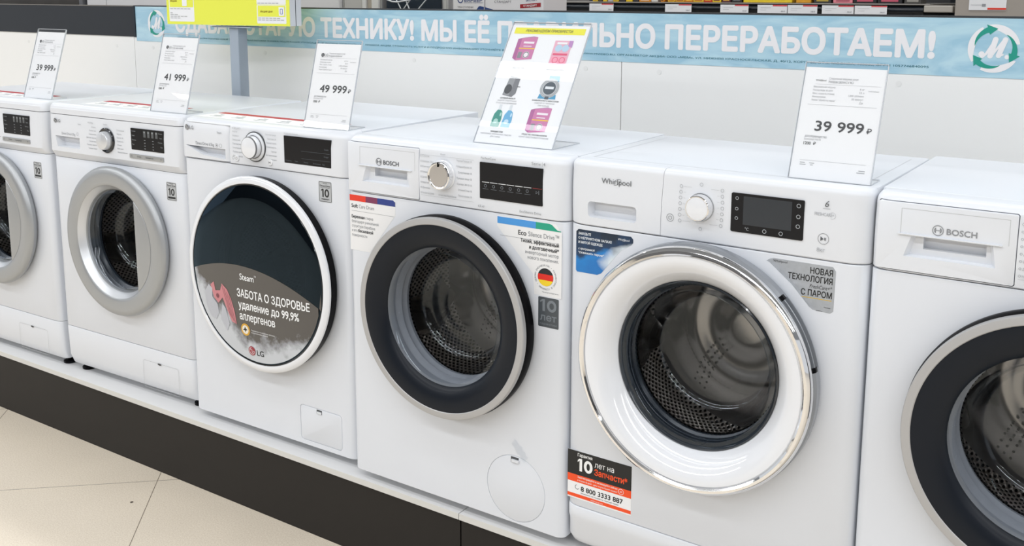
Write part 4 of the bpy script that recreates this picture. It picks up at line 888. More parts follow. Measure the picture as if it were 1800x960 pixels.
b5 = make_bosch('white washing machine with black dished door cut off by the right edge of the photo', stickers=False, Dp=0.46); put(b5, 2.4392, -0.0025, 0.0)

# ================================================================== SIGN STANDS ON THE MACHINES
def stand(loc, yaw, w, h, tilt, foot, label, name='price_sign', cat='price sign', group='price signs on the machines', topgap=0.009):
    root = empty(name, (loc[0], loc[1], SH+loc[2]), yaw, label=label, cat=cat, group=group)
    A = radians(tilt)
    def fn(u, z, o): return (u, z*sin(A)-o*cos(A), 0.0006+z*cos(A)+o*sin(A))
    B = Buf(); B.box(0, w, 0, h, -0.0022, -0.0006); B.box(0, w, 0.0, h, 0.0016, 0.0022)
    B.done('holder_sheet', ACRYL, root, fn)
    B = Buf(); B.box(-0.0006, w+0.0006, 0, foot, 0.0002, 0.0020); B.done('holder_foot', ACRYL, root, lambda u, y, o: (u, y+0.002, o))
    B = Buf(); B.box(w, w+0.0009, 0, h, -0.0022, 0.0022); B.box(-0.0009, 0, 0, h, -0.0022, 0.0022); B.box(0, w, -0.0006, 0.0006, -0.0022, 0.0024); B.box(0, w, h, h+0.0008, -0.0022, 0.0022)
    B.done('sheet_edge', ACRYLE, root, fn)
    B = Buf(); B.box(w+0.0006, w+0.0014, 0, foot, 0.0002, 0.0022); B.box(0, w, foot, foot+0.0008, 0.0002, 0.0022); B.done('foot_edge', ACRYLE, root, lambda u, y, o: (u, y+0.002, o))
    B = Buf(); B.box(0.001, w-0.001, 0.001, h-topgap, -0.0004, 0.0004); card = B.done('card', PAPER, root, fn)
    return root, card, fn
def price(loc, yaw, w, tilt, foot, price_t, brand, bonus, label, model, rows, h=0.219):
    root, card, fn = stand(loc, yaw, w, h, tilt, foot, label)
    q = w/0.146; B = Buf(); G = Buf()
    B.text(price_t, 0.034*q, 0.0895, 0.0190, w=0.086*q, bold=0.022, o=0.0009); B.text('₽', 0.1255*q, 0.0900, 0.0095, w=0.0085*q, bold=0.012, o=0.0009)
    B.text(bonus+'  ₽', 0.018*q, 0.0628, 0.0058, w=0.022*q, bold=0.01, o=0.0009); G.text('ДОП.ПРЕИМУЩЕСТВО', 0.018*q, 0.0765, 0.0036, w=0.040*q, bold=0.010, shear=0.1, o=0.0009)
    G.text(model, 0.046*q, 0.1785, 0.0043, w=0.044*q, bold=0.01, o=0.0009)
    if brand == 'LG': lg_mark(B, G, 0.0255*q, 0.1825, 0.0050, 0.0009); B.text('LG', 0.032*q, 0.1790, 0.0070, o=0.0009)
    else: whirl_mark(B, 0.022*q, 0.1815, 0.019*q, 0.0009)
    B.done('printed_text', ink('404143'), card, fn)
    G.text('Стиральная машина узкая', 0.046*q, 0.1850, 0.0042, w=0.052*q, o=0.0009); G.text('БОНУСНЫЕ РУБЛИ', 0.018*q, 0.0712, 0.0033, w=0.030*q, o=0.0009)
    for i, (a, c) in enumerate(rows):
        z = 0.1690-i*0.0062; G.text(a, 0.020*q, z, 0.0036, w=(0.0022*len(a))*q*0.85, o=0.0009); G.text(c, 0.1115*q, z-0.0015, 0.0036, al='R', o=0.0009)
    G.rect(0.022*q, 0.1755, 0.139*q, 0.1758, 0.0009); G.rect(0.014*q, 0.1370, 0.137*q, 0.1374, 0.0009); G.rect(0.016*q, 0.0340, 0.133*q, 0.0344, 0.0009)
    for (x, z, w_) in ((0.017, 0.029, 0.009), (0.017, 0.0255, 0.011), (0.034, 0.029, 0.009), (0.036, 0.0255, 0.005), (0.122, 0.0225, 0.011), (0.119, 0.019, 0.014)): G.rect(x*q, z, (x+w_)*q, z+0.0012, 0.0009)
    G.text('Узнай больше', 0.1175*q, 0.1655, 0.0026, w=0.019*q, o=0.0009)
    G.done('fine_print', ink('A9ABAE'), card, fn)
    return root
rows = [('Максимальная загрузка', '6.5 кг'), ('Расход воды за цикл', '56 л'), ('Макс. скорость отжима', '1200 об/мин'), ('Минипрограмма', '30 минут'), ('Режим "обработка паром"', 'Да')]
price((-0.199, 0.063, 0.85), radians(1.3), 0.144, 17.5, 0.050, '39 999', 'LG', '1200', 'acrylic price sign reading 39 999 on the machine at far left', 'FH2G6HDS2', rows, 0.222)
price((0.447, 0.052, 0.85), radians(1.5), 0.148, 15.5, 0.055, '41 999', 'LG', '1260', 'acrylic price sign reading 41 999 on the fully visible silver-ringed machine', 'F2H6HS0E', rows, 0.220)
price((1.052, 0.046, 0.85), radians(5.1), 0.138, 16.5, 0.062, '49 999', 'LG', '1500', 'acrylic price sign reading 49 999 on the black-glass-door machine', 'F2J6HS0W', rows, 0.220)
rw = [('Максимальная загрузка', '8 кг'), ('Расход воды за цикл', '53 л'), ('Макс. скорость отжима', '1200 об/мин'), ('Минипрограмма', '30 минут'), ('Режим "обработка паром"', 'Да')]
price((2.274, 0.043, 0.85), 0.0, 0.145, 20, 0.055, '39 999', 'W', '1200', 'acrylic price sign reading 39 999 on the chrome-ringed machine', 'FWSD81283WCV RU', rw, 0.216)

# product leaflet stand
root, card, fn = stand((1.548, 0.076, 0.85), 0.0, 0.205, 0.306, 32, 0.112, 'tilted acrylic leaflet stand with product pictures under a yellow heading', 'leaflet_stand', 'leaflet stand', None, 0.006)
B = Buf(); B.rect(0.010, 0.277, 0.196, 0.293, 0.0007); B.done('yellow_heading', ink('EDE84A'), card, fn)
B = Buf(); B.text('РЕКОМЕНДУЕМ ПРИОБРЕСТИ:', 0.103, 0.2820, 0.0068, w=0.125, al='C', bold=0.01, shear=0.2, o=0.0010)
caps_ = [(0.052, 0.187, 'СРЕДСТВО ДЛЯ', 'ОЧИСТКИ ОТ НАКИПИ', ''), (0.150, 0.187, 'ДИСКИ ДЛЯ СТИРКИ', 'ЦВЕТНОГО БЕЛЬЯ', ''), (0.052, 0.1105, 'СЕТЕВОЙ ФИЛЬТР', 'ЗАЩИТИТ ЭЛЕКТРОНИКУ', 'ОТ СКАЧКОВ НАПРЯЖЕНИЯ'), (0.150, 0.1105, 'ЗАЛИВНОЙ ШЛАНГ С АКВАСТОПОМ', 'ЗАЩИТИТ ОТ ПРОТЕЧКИ', 'ПРИ РАЗРЫВЕ'), (0.052, 0.0280, 'МОЮЩИЕ ГЕЛИ', 'СОВРЕМЕННОЕ, ЭКОНОМИЧНОЕ СРЕДСТВО', 'ДЛЯ СТИРКИ'), (0.150, 0.0280, 'СРЕДСТВО ПРОТИВ НАКИПИ', 'УДАЛИТ ИЗВЕСТКОВЫЕ ОТЛОЖЕНИЯ', '')]
for (x, z, a, c, e_) in caps_:
    B.text(a, x, z, 0.0034, w=min(0.068, 0.0029*len(a)), al='C', bold=0.02, o=0.0009)
B.done('printed_text', ink('4B4D50'), card, fn)
G = Buf()
for (x, z, a, c, e_) in caps_:
    G.text(c, x, z-0.0062, 0.0034, w=min(0.082, 0.0027*len(c)), al='C', o=0.0009)
    if e_: G.text(e_, x, z-0.0124, 0.0034, w=min(0.08, 0.0026*len(e_)), al='C', o=0.0009)
G.done('fine_print', ink('9B9DA0'), card, fn)
def pic(name, parts, label=None):
    first = None
    for col_, draw in parts:
        B = Buf(); draw(B); o = B.done(name, ink(col_), card, fn)
PK, DPK = 'CC80AC', 'B0669A'
def P(*pts, o=0.0007): return lambda B: B.poly(pts, o)
def box_pic(x, z):
    pic('product_picture', [(PK, P((x-0.018, z-0.026), (x+0.024, z-0.021), (x+0.024, z+0.035), (x-0.018, z+0.032))), (DPK, P((x-0.028, z-0.020), (x-0.018, z-0.026), (x-0.018, z+0.032), (x-0.028, z+0.029))), ('B98BB0', P((x-0.028, z+0.029), (x-0.018, z+0.032), (x+0.024, z+0.035), (x+0.012, z+0.037))),
        ('F0E9EE', lambda B: (B.rect(x-0.010, z+0.018, x+0.018, z+0.023, 0.0009), B.rect(x-0.008, z+0.010, x+0.014, z+0.012, 0.0009), B.disk(x+0.006, z-0.011, 0.0085, 0.0009))), ('F2C84B', lambda B: B.rect(x-0.018, z+0.004, x+0.024, z+0.0065, 0.0009)), ('8E8E94', lambda B: (B.ring(x+0.006, z-0.011, 0.0055, 0.0078, 0.0011), B.rect(x-0.016, z-0.02, x-0.006, z-0.004, 0.0010)))])
box_pic(0.055, 0.234)
pic('product_picture', [('E9B4C6', P((0.127, 0.200), (0.172, 0.200), (0.172, 0.262), (0.127, 0.262))), ('F3A3B9', P((0.130, 0.203), (0.169, 0.203), (0.169, 0.222), (0.130, 0.222), o=0.0009)), ('B9D3E6', lambda B: (B.disk(0.141, 0.243, 0.009, 0.0009), B.disk(0.159, 0.243, 0.009, 0.0009))), ('E0607F', lambda B: (B.rect(0.131, 0.225, 0.168, 0.230, 0.0010), B.ring(0.141, 0.213, 0.006, 0.0075, 0.0011), B.ring(0.159, 0.213, 0.006, 0.0075, 0.0011))), ('BE8FC4', P((0.164, 0.262), (0.174, 0.262), (0.174, 0.245), (0.164, 0.248), o=0.0010)), ('F2F0F2', lambda B: B.rect(0.134, 0.253, 0.160, 0.258, 0.0010))])
pic('product_picture', [('7B7D82', P((0.034, 0.120), (0.060, 0.116), (0.068, 0.125), (0.068, 0.163), (0.040, 0.170))), ('97999D', P((0.034, 0.122), (0.052, 0.118), (0.056, 0.165), (0.040, 0.170), o=0.0009)), ('4A4C50', lambda B: (B.disk(0.0445, 0.1350, 0.0095, 0.0011, rz=0.012), B.rect(0.067, 0.141, 0.075, 0.1425, 0.0011)))])
pic('product_picture', [('4E9CC4', P((0.128, 0.117), (0.174, 0.117), (0.172, 0.128), (0.130, 0.128))), ('6FA9C8', P((0.142, 0.160), (0.170, 0.160), (0.170, 0.174), (0.142, 0.174))), ('C3C6C9', lambda B: B.disk(0.151, 0.143, 0.024, 0.0009)), ('8C9297', lambda B: (B.ring(0.151, 0.143, 0.0215, 0.0225, 0.0011), B.ring(0.151, 0.143, 0.0185, 0.0195, 0.0011))), ('505A63', lambda B: (B.disk(0.151, 0.143, 0.0155, 0.0012), B.rect(0.146, 0.116, 0.156, 0.123, 0.0012))), ('E5EAEE', lambda B: B.rect(0.140, 0.141, 0.162, 0.147, 0.0014))])
def bottle(x, cc, c2):
    pic('product_picture', [(cc, P((x-0.012, 0.041), (x+0.012, 0.041), (x+0.013, 0.060), (x+0.010, 0.078), (x+0.004, 0.083), (x-0.004, 0.083), (x-0.010, 0.072))), (c2, lambda B: (B.disk(x, 0.055, 0.006, 0.0009), B.disk(x+0.0075, 0.072, 0.0022, 0.0009, rz=0.005))), ('DADFE3', lambda B: B.rect(x-0.003, 0.083, x+0.004, 0.096, 0.0008))])
bottle(0.040, '3C9286', 'A9D3CB'); bottle(0.068, '6DAFD6', 'C3DEEE')
box_pic(0.150, 0.060)

# ================================================================== YELLOW SIGN ON A POST BEHIND THE MACHINES
PAINT = pm('grey_blue_powder_coat', hexc('A3AEBA'), 0.4, var=0.02)
root = empty('post_sign', (0.279, 0.535, SH), 0, label='yellow advertising panel on a grey square post behind the machines', cat='sign')
PS = radians(8)
B = Buf(); B.box(-0.048, -0.013, 0, SH+1.066, -0.012, 0.02); 
def rotfn(u, z, o):
    x, y = u, -o; return (x, y, z)
def pf(u, y, z): return (u, y, z)
vs = [(x, y, z) for z in (0.004, 1.066) for (x, y) in ((-0.036, -0.018), (0.006, -0.018), (0.006, 0.022), (-0.036, 0.022))]
po = fixn(mk('post', vs, [(3, 2, 1, 0), (4, 5, 6, 7)]+[(i, (i+1) % 4, 4+(i+1) % 4, 4+i) for i in range(4)], PAINT, root))
bv = po.modifiers.new('bevel', 'BEVEL'); bv.width = 0.003; bv.segments = 2
B = Buf(); B.box(-0.10, 0.08, 0.045, -0.045, 0.0, 0.004); B.done('base_plate', PAINT, root, lambda u, y, o: (u-0.0, y, o))
B = Buf(); B.box(-0.105, 0.075, -0.028, 0.028, 1.066, 1.070); B.done('mounting_plate', PAINT, root, lambda u, y, o: (u, y, o))
c8, s8 = cos(PS), sin(PS)
def sg(u, z, o): # panel front face plane
    return (u*c8+o*s8, -0.035+u*s8-o*c8, z)
B = Buf(); B.box(-0.275, 0.232, 1.0745, 1.52, -0.0285, -0.001); pn = B.done('panel_case', pm('grey_sign_case', hexc('D3D5DA'), 0.4), root, sg)
B = Buf(); B.box(-0.275, 0.2323, 1.074, 1.52, -0.0315, -0.0285); B.done('case_gap', pm('dark_gasket_strip', hexc('53565C'), 0.5), pn, sg)
B = Buf(); B.box(-0.275, 0.232, 1.0745, 1.52, -0.058, -0.0315); B.done('rear_case', pm('grey_sign_case', hexc('D3D5DA'), 0.4), pn, sg)
YEL = pm('yellow_poster', hexc('EDF155'), 0.4)
B = Buf(); B.box(-0.275, 0.232, 1.0742, 1.52, -0.0008, 0.0008); ps = B.done('poster', YEL, root, sg)
B = Buf(); B.box(-0.270, 0.215, 1.080, 1.52, -0.0600, -0.0585); B.done('rear_poster', YEL, root, sg)
for q_ in ((-0.264, 1.0835, -0.156, 1.17), (0.104, 1.0815, 0.219, 1.139), (0.104, 1.1405, 0.219, 1.22)): B = Buf(); B.poly(rrect(*q_, 0.003), 0.0010); B.done('white_card', PAPER, ps, sg)
for q_ in ((-0.261, 1.130, -0.159, 1.168), (0.108, 1.103, 0.216, 1.1375)): B = Buf(); B.rect(*q_, 0.0014); B.done('yellow_field', YEL, ps, sg)
B = Buf(); B.text('яйцами', -0.258, 1.1480, 0.006, w=0.030, bold=0.02, shear=0.2, o=0.0018); B.text('Акция дня', 0.117, 1.1165, 0.0065, w=0.050, bold=0.015, shear=0.2, o=0.0018); B.done('brown_print', ink('8A6A1E'), ps, sg)
B = Buf(); B.rect(-0.206, 1.134, -0.186, 1.165, 0.0018); B.rect(0.191, 1.1065, 0.212, 1.1330, 0.0018); B.done('white_print', PAPER, ps, sg)
B = Buf(); rr_ring(B, 0.1965, 1.111, 0.2065, 1.1280, 0.002, 0.0015, 0.0022); B.done('blue_phone_icon', ink('4A5AB0'), ps, sg)
B = Buf()
for (x, z, w_) in ((-0.259, 1.1235, 0.09), (-0.259, 1.110, 0.012), (-0.259, 1.1045, 0.035), (-0.259, 1.0990, 0.075), (-0.259, 1.0935, 0.045), (0.108, 1.0975, 0.09), (0.108, 1.0915, 0.105), (0.108, 1.1440, 0.085)):
    n = max(1, int(w_/0.0135))
    for i in range(n): B.rect(x+i*w_/n, z, x+i*w_/n+w_/n*0.82, z+0.0022, 0.0014)
B.done('fine_print', ink('A8A8A8'), ps, sg)

# ================================================================== GOODS BEYOND THE PARTITION
def solid(name, x0, x1, y0, y1, z0, z1, mat, parent=None, bev=0.003):
    B = Buf(); B.box(x0, x1, z0, z1, -y1, -y0)
    o = fixn(B.done(name, mat, parent, lambda u, z, o: (u, -o, z+SH)))
    if bev: md = o.modifiers.new('bevel', 'BEVEL'); md.width = bev; md.segments = 2
    return o
def root_at(name, x, y, z=0, **kw): return empty(name, (x, y, z), 0, **kw)
def child(o, r_):
    o.parent = r_; o.matrix_parent_inverse = Matrix.Translation(-Vector(r_.location)); return o
# shelving unit with rail and tags
SHY = 1.5
sr = root_at('shelving_unit', 1.55, SHY+0.2, 0, label='dark shelving unit with a price rail beyond the partition', cat='shelving')
METAL = pm('shelf_metal', hexc('8F8B86'), 0.4); RAIL = pm('black_price_rail', hexc('20252B'), 0.25)
child(solid('shelf_board', 0.80, 2.19, SHY-0.002, SHY+0.42, 1.1445, 1.149, METAL), sr)
B = Buf(); n = 8; vs = []; 
prof = [(SHY-0.001+0.012*(1-sin(pi*i/n)), 1.1440-0.0285*i/n) for i in range(n+1)]
vs = [(x, y, z+SH) for x in (0.842, 2.172) for (y, z) in prof]
child(mk('price_rail', vs, [(i, i+1, n+2+i, n+1+i) for i in range(n)], RAIL, None, 60), sr)
child(solid('lower_shelf', 0.80, 2.19, SHY+0.02, SHY+0.42, 0.80, 0.81, METAL), sr)
for x in (0.81, 1.47, 2.18): child(solid('upright', x-0.012, x+0.012, SHY+0.40, SHY+0.43, -SH, 1.75, RAIL), sr)
child(solid('back_panel', 0.80, 2.19, SHY+0.425, SHY+0.435, -SH+0.1, 1.75, pm('shelf_back', hexc('3A3B3D'), 0.6)), sr)
br = child(solid('end_bracket', 2.174, 2.255, SHY-0.004, SHY+0.06, 1.124, 1.1445, pm('clear_bracket_plastic', hexc('B9B3AA'), 0.3)), sr)
# price tags on the rail
tags = [(0.841, 0.937), (1.037, 1.134), (1.335, 1.432), (1.536, 1.633), (1.664, 1.762), (1.7645, 1.859), (1.874, 1.972), (1.975, 2.071)]
desc = ['leftmost shelf price tag, just right of the white filter box', 'second shelf price tag from the left on the black rail', 'third shelf price tag from the left, alone mid-rail', 'fourth shelf price tag from the left on the black rail', 'fifth shelf price tag, left of the touching pair', 'sixth shelf price tag, touching the fifth one', 'seventh shelf price tag, next to last on the rail', 'last shelf price tag before the bare end of the rail']
pr_ = ['290', '590', '190', '350', '490', '590', '790', '390']
for i, (a, c) in enumerate(tags):
    t = solid('shelf_price_tag', a, c, SHY-0.0165, SHY-0.0145, 1.1165, 1.1425, PAPER, bev=0); tag(t, desc[i], 'price tag', 'price tags on the shelf rail')
    fnt = lambda u, z, o: (u, SHY-0.0165-o, z+SH)
    B = Buf(); B.rect(a+(c-a)*0.52, 1.1385, c, 1.1425, 0.0004); B.done('red_stripe', ink('E4595F'), t, fnt)
    B = Buf(); B.text(pr_[i]+' ₽', c-0.006, 1.1205, 0.0042, al='R', bold=0.01); B.rect(a+0.01, 1.133, a+0.045, 1.1336); B.rect(a+0.01, 1.1265, a+0.03, 1.127); B.done('printed_text', ink('8C8E92'), t, fnt)
# goods on the shelf
def pack(x0, x1, col_, lab, kind='carton', y=0.02, h=0.11, mark=None, d=0.07, grp='packets on the shelf beyond the partition'):
    o = solid('packet' if kind == 'carton' else kind, x0, x1, SHY+y, SHY+y+d, 1.1497, 1.1497+h, pm('print_'+col_, hexc(col_), 0.4, var=0.15, scale=90), bev=0.001)
    tag(o, lab, 'packet', grp)
    if mark:
        B = Buf(); w = x1-x0; B.rect(x0+w*0.15, 1.1545, x1-w*0.15, 1.1615); B.rect(x0+w*0.3, 1.166, x1-w*0.3, 1.180)
        B.done('printed_label', ink(mark), o, lambda u, z, o_: (u, SHY+y-o_, z+SH))
    return o
YL, OR = 'E8C22C', 'D98A22'
spec = [(1.030, 1.050, YL, 'narrow yellow packet, first of the yellow ones on the shelf', '2A2620'), (1.053, 1.070, '2E2A28', 'narrow black packet between the first two yellow packets', 'B09A50'), (1.072, 1.088, YL, 'second narrow yellow packet from the left on the shelf', None),
        (1.092, 1.112, 'B9B6B2', 'pale packet between the second and third yellow packets', None), (1.114, 1.135, YL, 'third narrow yellow packet from the left on the shelf', '8C7320'), (1.139, 1.162, '33302E', 'black packet right of the third yellow packet', None), (1.165, 1.190, YL, 'fourth yellow packet from the left on the shelf', None),
        (1.194, 1.214, '2F2C2B', 'black packet left of the first orange packet', None), (1.217, 1.262, OR, 'first orange packet with a pale round mark', 'E4DFD6'), (1.264, 1.288, 'CFCBC4', 'pale packet right of the first orange packet', None), (1.300, 1.3135, OR, 'thin orange packet in the middle of the shelf', '4A2A20'), (1.327, 1.3540, 'E3B02C', 'amber packet right of the thin orange one', 'C97A20'),
        (1.3555, 1.3900, 'DFA32B', 'amber packet touching its like in the long amber run', 'A85A1E'), (1.3915, 1.4200, OR, 'orange packet inside the long amber run', 'F0C040'), (1.4215, 1.4600, 'E2B32D', 'amber packet right after the inner orange packet', 'C06A20'), (1.4610, 1.4900, 'C9421F', 'red-orange packet near the end of the amber run', 'E0A030'), (1.4915, 1.5220, YL, 'yellow packet closing the amber run', '7A3A30'),
        (1.526, 1.5560, '5A3038', 'maroon packet right of the amber run', 'D0A040'), (1.560, 1.5950, '2A2827', 'black packet left of the wide yellow carton', '6A6A6A')]
for x0, x1, c_, lab, mk_ in spec: pack(x0, x1, c_, lab, mark=mk_)
o = pack(1.601, 1.764, 'E6C62A', 'wide yellow carton with a row of small dark prints', 'carton', h=0.09)
B = Buf(); [B.text('•460•', 1.632+0.05*i, 1.1585, 0.0045, al='C') for i in range(3)]; B.done('printed_text', ink('7A6420'), o, lambda u, z, o_: (u, SHY+0.02-o_, z+SH))
pack(1.778, 1.826, 'D99A25', 'squat orange tub right of the wide yellow carton', h=0.05)
pack(1.836, 1.890, '3A3938', 'dark packet right of the squat orange tub', mark='B9A040')
pack(1.897, 1.957, 'E58A96', 'pink carton on the right half of the shelf', mark='B05A68')
pack(1.960, 2.030, '242326', 'black carton with a pink mark, beside the pink carton', mark='C2566A')
pack(2.033, 2.105, '222124', 'black carton with a pink mark, last but one on the shelf', mark='C2566A')
pack(2.112, 2.160, '4A4844', 'grey packet at the right end of the shelf', mark='9A968E')
# grey beige cabinet with notice
cb = root_at('grey_cabinet', 2.45, SHY+0.2, 0, label='grey beige cabinet with a small white notice, behind the right end of the banner', cat='cabinet')
child(solid('body', 2.262, 3.0, SHY-0.01, SHY+0.42, -SH+0.06, 1.8, pm('grey_beige_panel', hexc('A79F96'), 0.5, var=0.03, scale=80)), cb)
child(solid('base', 2.28, 2.98, SHY+0.01, SHY+0.40, -SH+0.001, -SH+0.06, RAIL), cb)
nb = child(solid('notice', 2.300, 2.399, SHY-0.0122, SHY-0.0105, 1.1325, 1.20, PAPER, bev=0), cb)
B = Buf(); B.box(2.350, 2.399, 1.1340, 1.1395, 0, 0.0006); o = B.done('red_strip', ink('E8402C'), nb, lambda u, z, o: (u, SHY-0.0122-o, z+SH))
B = Buf(); B.rect(2.305, 1.1465, 2.345, 1.1475); B.rect(2.335, 1.1425, 2.345, 1.1505); B.done('printed_text', ink('9A9CA0'), nb, lambda u, z, o: (u, SHY-0.0122-o, z+SH))
# water filter boxes standing right behind the partition
BX = pm('white_carton', hexc('E9E7E9'), 0.4, var=0.01)
def fbx(u, z, o): return (u, 1.1-o, z+SH)
st = root_at('filter_box_stand', 0.89, 1.2, 0, label='dark low stand carrying the white filter cartons', cat='stand')
child(solid('top', 0.69, 1.10, 1.09, 1.30, 0.90, 0.92, RAIL), st); child(solid('base', 0.70, 1.09, 1.10, 1.29, -SH+0.001, 0.90, RAIL), st)
b1 = solid('filter_carton', 0.715, 0.8465, 1.1, 1.25, 0.921, 1.24, BX); tag(b1, 'white carton printed with three stages, left of its neighbour', 'carton', 'white filter cartons')
b2 = solid('filter_carton', 0.8505, 1.083, 1.1, 1.25, 0.921, 1.24, BX); tag(b2, 'wide white carton with a tilted dark red label', 'carton', 'white filter cartons')
B = Buf(); B.text('ТРИ СТУПЕНИ', 0.7350, 1.1275, 0.0058, w=0.066); B.done('printed_text', ink('4A4748'), b1, fbx)
B = Buf(); B.ring(0.7470, 1.1560, 0.0085, 0.012); B.text('БАРЬЕР', 0.7640, 1.1490, 0.0110, w=0.075, bold=0.03); B.text('ВАШ ФИЛЬТР ДЛЯ ВОДЫ', 0.7640, 1.1445, 0.0030, w=0.078); B.poly([(0.812, 1.1185), (0.8465, 1.1180), (0.8465, 1.1320), (0.8300, 1.1350), (0.8240, 1.1330)]); B.done('blue_print', ink('24427E'), b1, fbx)
B = Buf(); B.poly([(0.8505, 1.1180), (0.9080, 1.1180), (0.8505, 1.1315)]); B.text('ЭКСПЕРТ', 1.0380, 1.1525, 0.0060, al='C', w=0.045, rot=0.06, bold=0.02); B.done('blue_print', ink('24427E'), b2, fbx)
B = Buf(); B.text('СТАНДАРТ', 0.8900, 1.1460, 0.0075, w=0.068); B.text('для жесткой воды', 1.012, 1.1215, 0.0025, w=0.044); B.done('printed_text', ink('5A5759'), b2, fbx)
B = Buf(); B.poly([(0.9930, 1.1290), (1.0740, 1.1340), (1.0740, 1.1475), (0.9930, 1.1420)]); B.done('red_label', ink('A3202A'), b2, fbx)
B = Buf(); B.text('СТАНДАРТ', 1.0330, 1.1350, 0.0062, w=0.052, al='C', bold=0.03, rot=0.055, o=0.0010); B.done('white_print', ink('F2F2F2'), b2, fbx)
# glass-doored dark cooler with drying rack
ck = root_at('dark_cooker', 0.34, 1.5, 0, label='dark glass-fronted appliance behind a white wire rack', cat='appliance')
child(solid('body', 0.212, 0.545, 1.33, 1.75, -SH+0.001, 1.20, pm('white_side_panel', hexc('D8D7D6'), 0.35)), ck)
child(solid('glass_front', 0.222, 0.492, 1.318, 1.329, 0.5, 1.20, pm('dark_blue_glass', hexc('28323C'), 0.08, coat=0.5)), ck)
child(solid('chrome_pillar', 0.528, 0.540, 1.30, 1.329, 0.5, 1.20, SATIN), ck); child(solid('dark_gap', 0.5175, 0.527, 1.322, 1.329, 0.5, 1.20, BLACK), ck)
wr = root_at('wire_rack', 0.34, 1.29, 0, label='thin white wire rack standing before the dark glass', cat='rack')
def wire(pts, r_=0.0022):
    cu_ = bpy.data.curves.new('wire', 'CURVE'); cu_.dimensions = '3D'; cu_.bevel_depth = r_; s_ = cu_.splines.new('POLY'); s_.points.add(len(pts)-1)
    for q_, p_ in zip(s_.points, pts): q_.co = (*p_, 1)
    o = bpy.data.objects.new('wire', cu_); COL.objects.link(o)
    me = bpy.data.meshes.new_from_object(o.evaluated_get(bpy.context.evaluated_depsgraph_get())); bpy.data.objects.remove(o)
    me.materials.clear(); me.materials.append(pm('white_wire', hexc('DCDFE2'), 0.3)); o = bpy.data.objects.new('wire', me); COL.objects.link(o); return child(o, wr)
bpy.context.view_layer.update()
zt = 1.35+SH
for (xa, xb) in ((0.232, 0.345), (0.395, 0.310), (0.345, 0.392), (0.500, 0.405)):
    pass
def seg3(xa, za, xb, zb):
    k = (zt-SH-za)/(zb-za) if zb != za else 1
    x_hi = xa+(xb-xa)*k; k0 = (0.0-za)/(zb-za); x_lo = xa+(xb-xa)*max(k0, -3)
    wire([(xa+(xb-xa)*-2.2, 1.29, za+(zb-za)*-2.2+SH), (xa+(xb-xa)*3, 1.29, za+(zb-za)*3+SH)])
seg3(0.318, 1.122, 0.300, 1.150); seg3(0.337, 1.122, 0.364, 1.150); seg3(0.360, 1.122, 0.345, 1.150); seg3(0.410, 1.122, 0.440, 1.150)
wire([(0.26, 1.28, 1.153+SH), (0.285, 1.28, 1.146+SH), (0.31, 1.28, 1.1445+SH), (0.37, 1.28, 1.152+SH)], 0.003)
wire([(0.18, 1.29, SH+1.05-0.0), (0.46, 1.29, SH+1.05)]); wire([(0.22, 1.29, 0.003), (0.25, 1.29, 1.05+SH)]); wire([(0.44, 1.29, 0.003), (0.41, 1.29, 1.05+SH)])
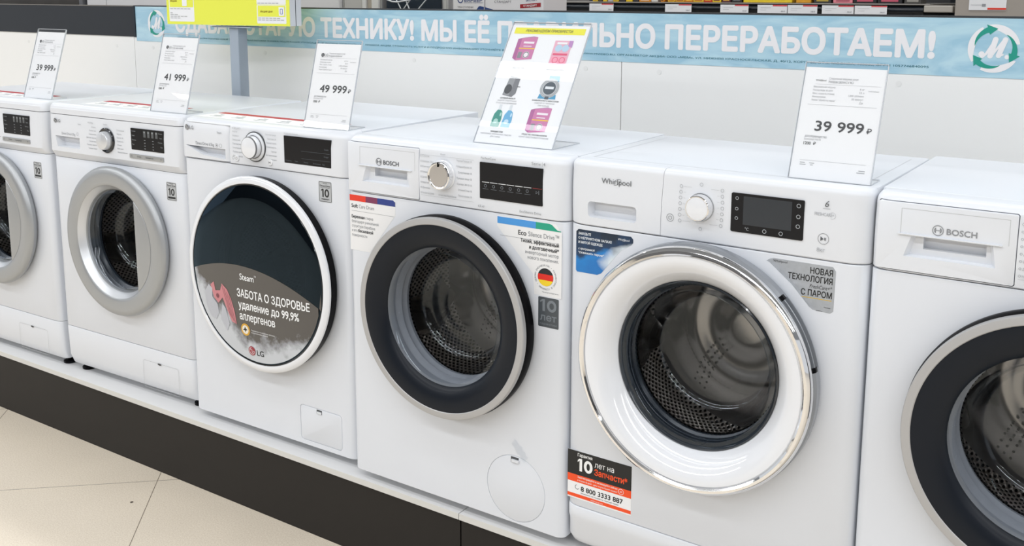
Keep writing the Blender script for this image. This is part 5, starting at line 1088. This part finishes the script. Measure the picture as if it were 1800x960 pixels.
# refrigerators / white cabinets at the left
def fridge(x0, x1, y, lab, seam=None, col_='E4E3E4', top=1.75):
    r_ = root_at('refrigerator', (x0+x1)/2, y+0.3, 0, label=lab, cat='refrigerator', group='tall appliances beyond the partition')
    child(solid('body', x0, x1, y+0.03, y+0.6, -SH+0.03, top, pm('fridge_body_'+col_, hexc(col_), 0.3)), r_)
    if seam: child(solid('door', x0, seam-0.003, y, y+0.028, -SH+0.08, top, pm('fridge_body_'+col_, hexc(col_), 0.3), bev=0.006), r_); child(solid('door', seam+0.003, x1, y, y+0.028, -SH+0.08, top, pm('fridge_body_'+col_, hexc(col_), 0.3), bev=0.006), r_)
    else: child(solid('door', x0+0.002, x1-0.002, y, y+0.028, -SH+0.08, top, pm('fridge_body_'+col_, hexc(col_), 0.3), bev=0.006), r_)
    child(solid('base', x0+0.02, x1-0.02, y+0.05, y+0.58, -SH+0.001, -SH+0.03, BLACK), r_)
    return r_
fridge(-1.700, -0.62, 1.3, 'wide white two-door refrigerator beyond the partition, left of the yellow sign', seam=-1.545)
fridge(-0.615, -0.012, 1.3, 'white refrigerator just right of the yellow sign', col_='DDDCDD')
fridge(-0.005, 0.100, 1.32, 'narrow grey cabinet right of the white refrigerator', col_='BDBBB8')
r_ = root_at('door_frame_display', 0.15, 1.5, 0, label='white upright display frame with a beige strip', cat='display frame')
child(solid('white_upright', 0.103, 0.122, 1.31, 1.60, -SH+0.001, 1.5, pm('white_side_panel', hexc('D8D7D6'), 0.35)), r_)
child(solid('beige_strip', 0.1225, 0.152, 1.32, 1.60, -SH+0.001, 1.5, pm('beige_strip_paint', hexc('AFA79C'), 0.4)), r_)
child(solid('white_upright', 0.1525, 0.188, 1.31, 1.60, -SH+0.001, 1.5, pm('white_side_panel', hexc('D8D7D6'), 0.35)), r_)
child(solid('grey_edge', 0.1885, 0.198, 1.32, 1.60, -SH+0.001, 1.5, pm('grey_edge_paint', hexc('9B9B9B'), 0.4)), r_)
tv = root_at('dark_display', -2.3, 1.5, 0, label='large dark screen display with grey frame at the far left beyond the partition', cat='display')
child(solid('screen', -3.4, -1.752, 1.30, 1.34, 0.6, 1.75, pm('brown_black_screen', hexc('3B3733'), 0.25, var=0.5, scale=6)), tv)
child(solid('frame', -1.750, -1.722, 1.29, 1.36, 0.55, 1.75, pm('grey_frame', hexc('7E7F83'), 0.3, metal=0.5)), tv)
child(solid('cabinet', -3.4, -1.72, 1.35, 1.75, -SH+0.001, 1.75, BLACK), tv)

# small dirt on the floor beside the plinth
B = Buf(); B.disk(0, 0, 0.0045, 0.0003, 8); o = B.done('floor_speck', ink('5A4E44'), None, lambda u, z, o: (u, z, o)); o.location = (0.548, -0.155, 0.0008); tag(o, 'tiny dark speck lying on the beige floor tile', 'speck')

_d = _fo.data; bpy.data.objects.remove(_fo); bpy.data.curves.remove(_d)
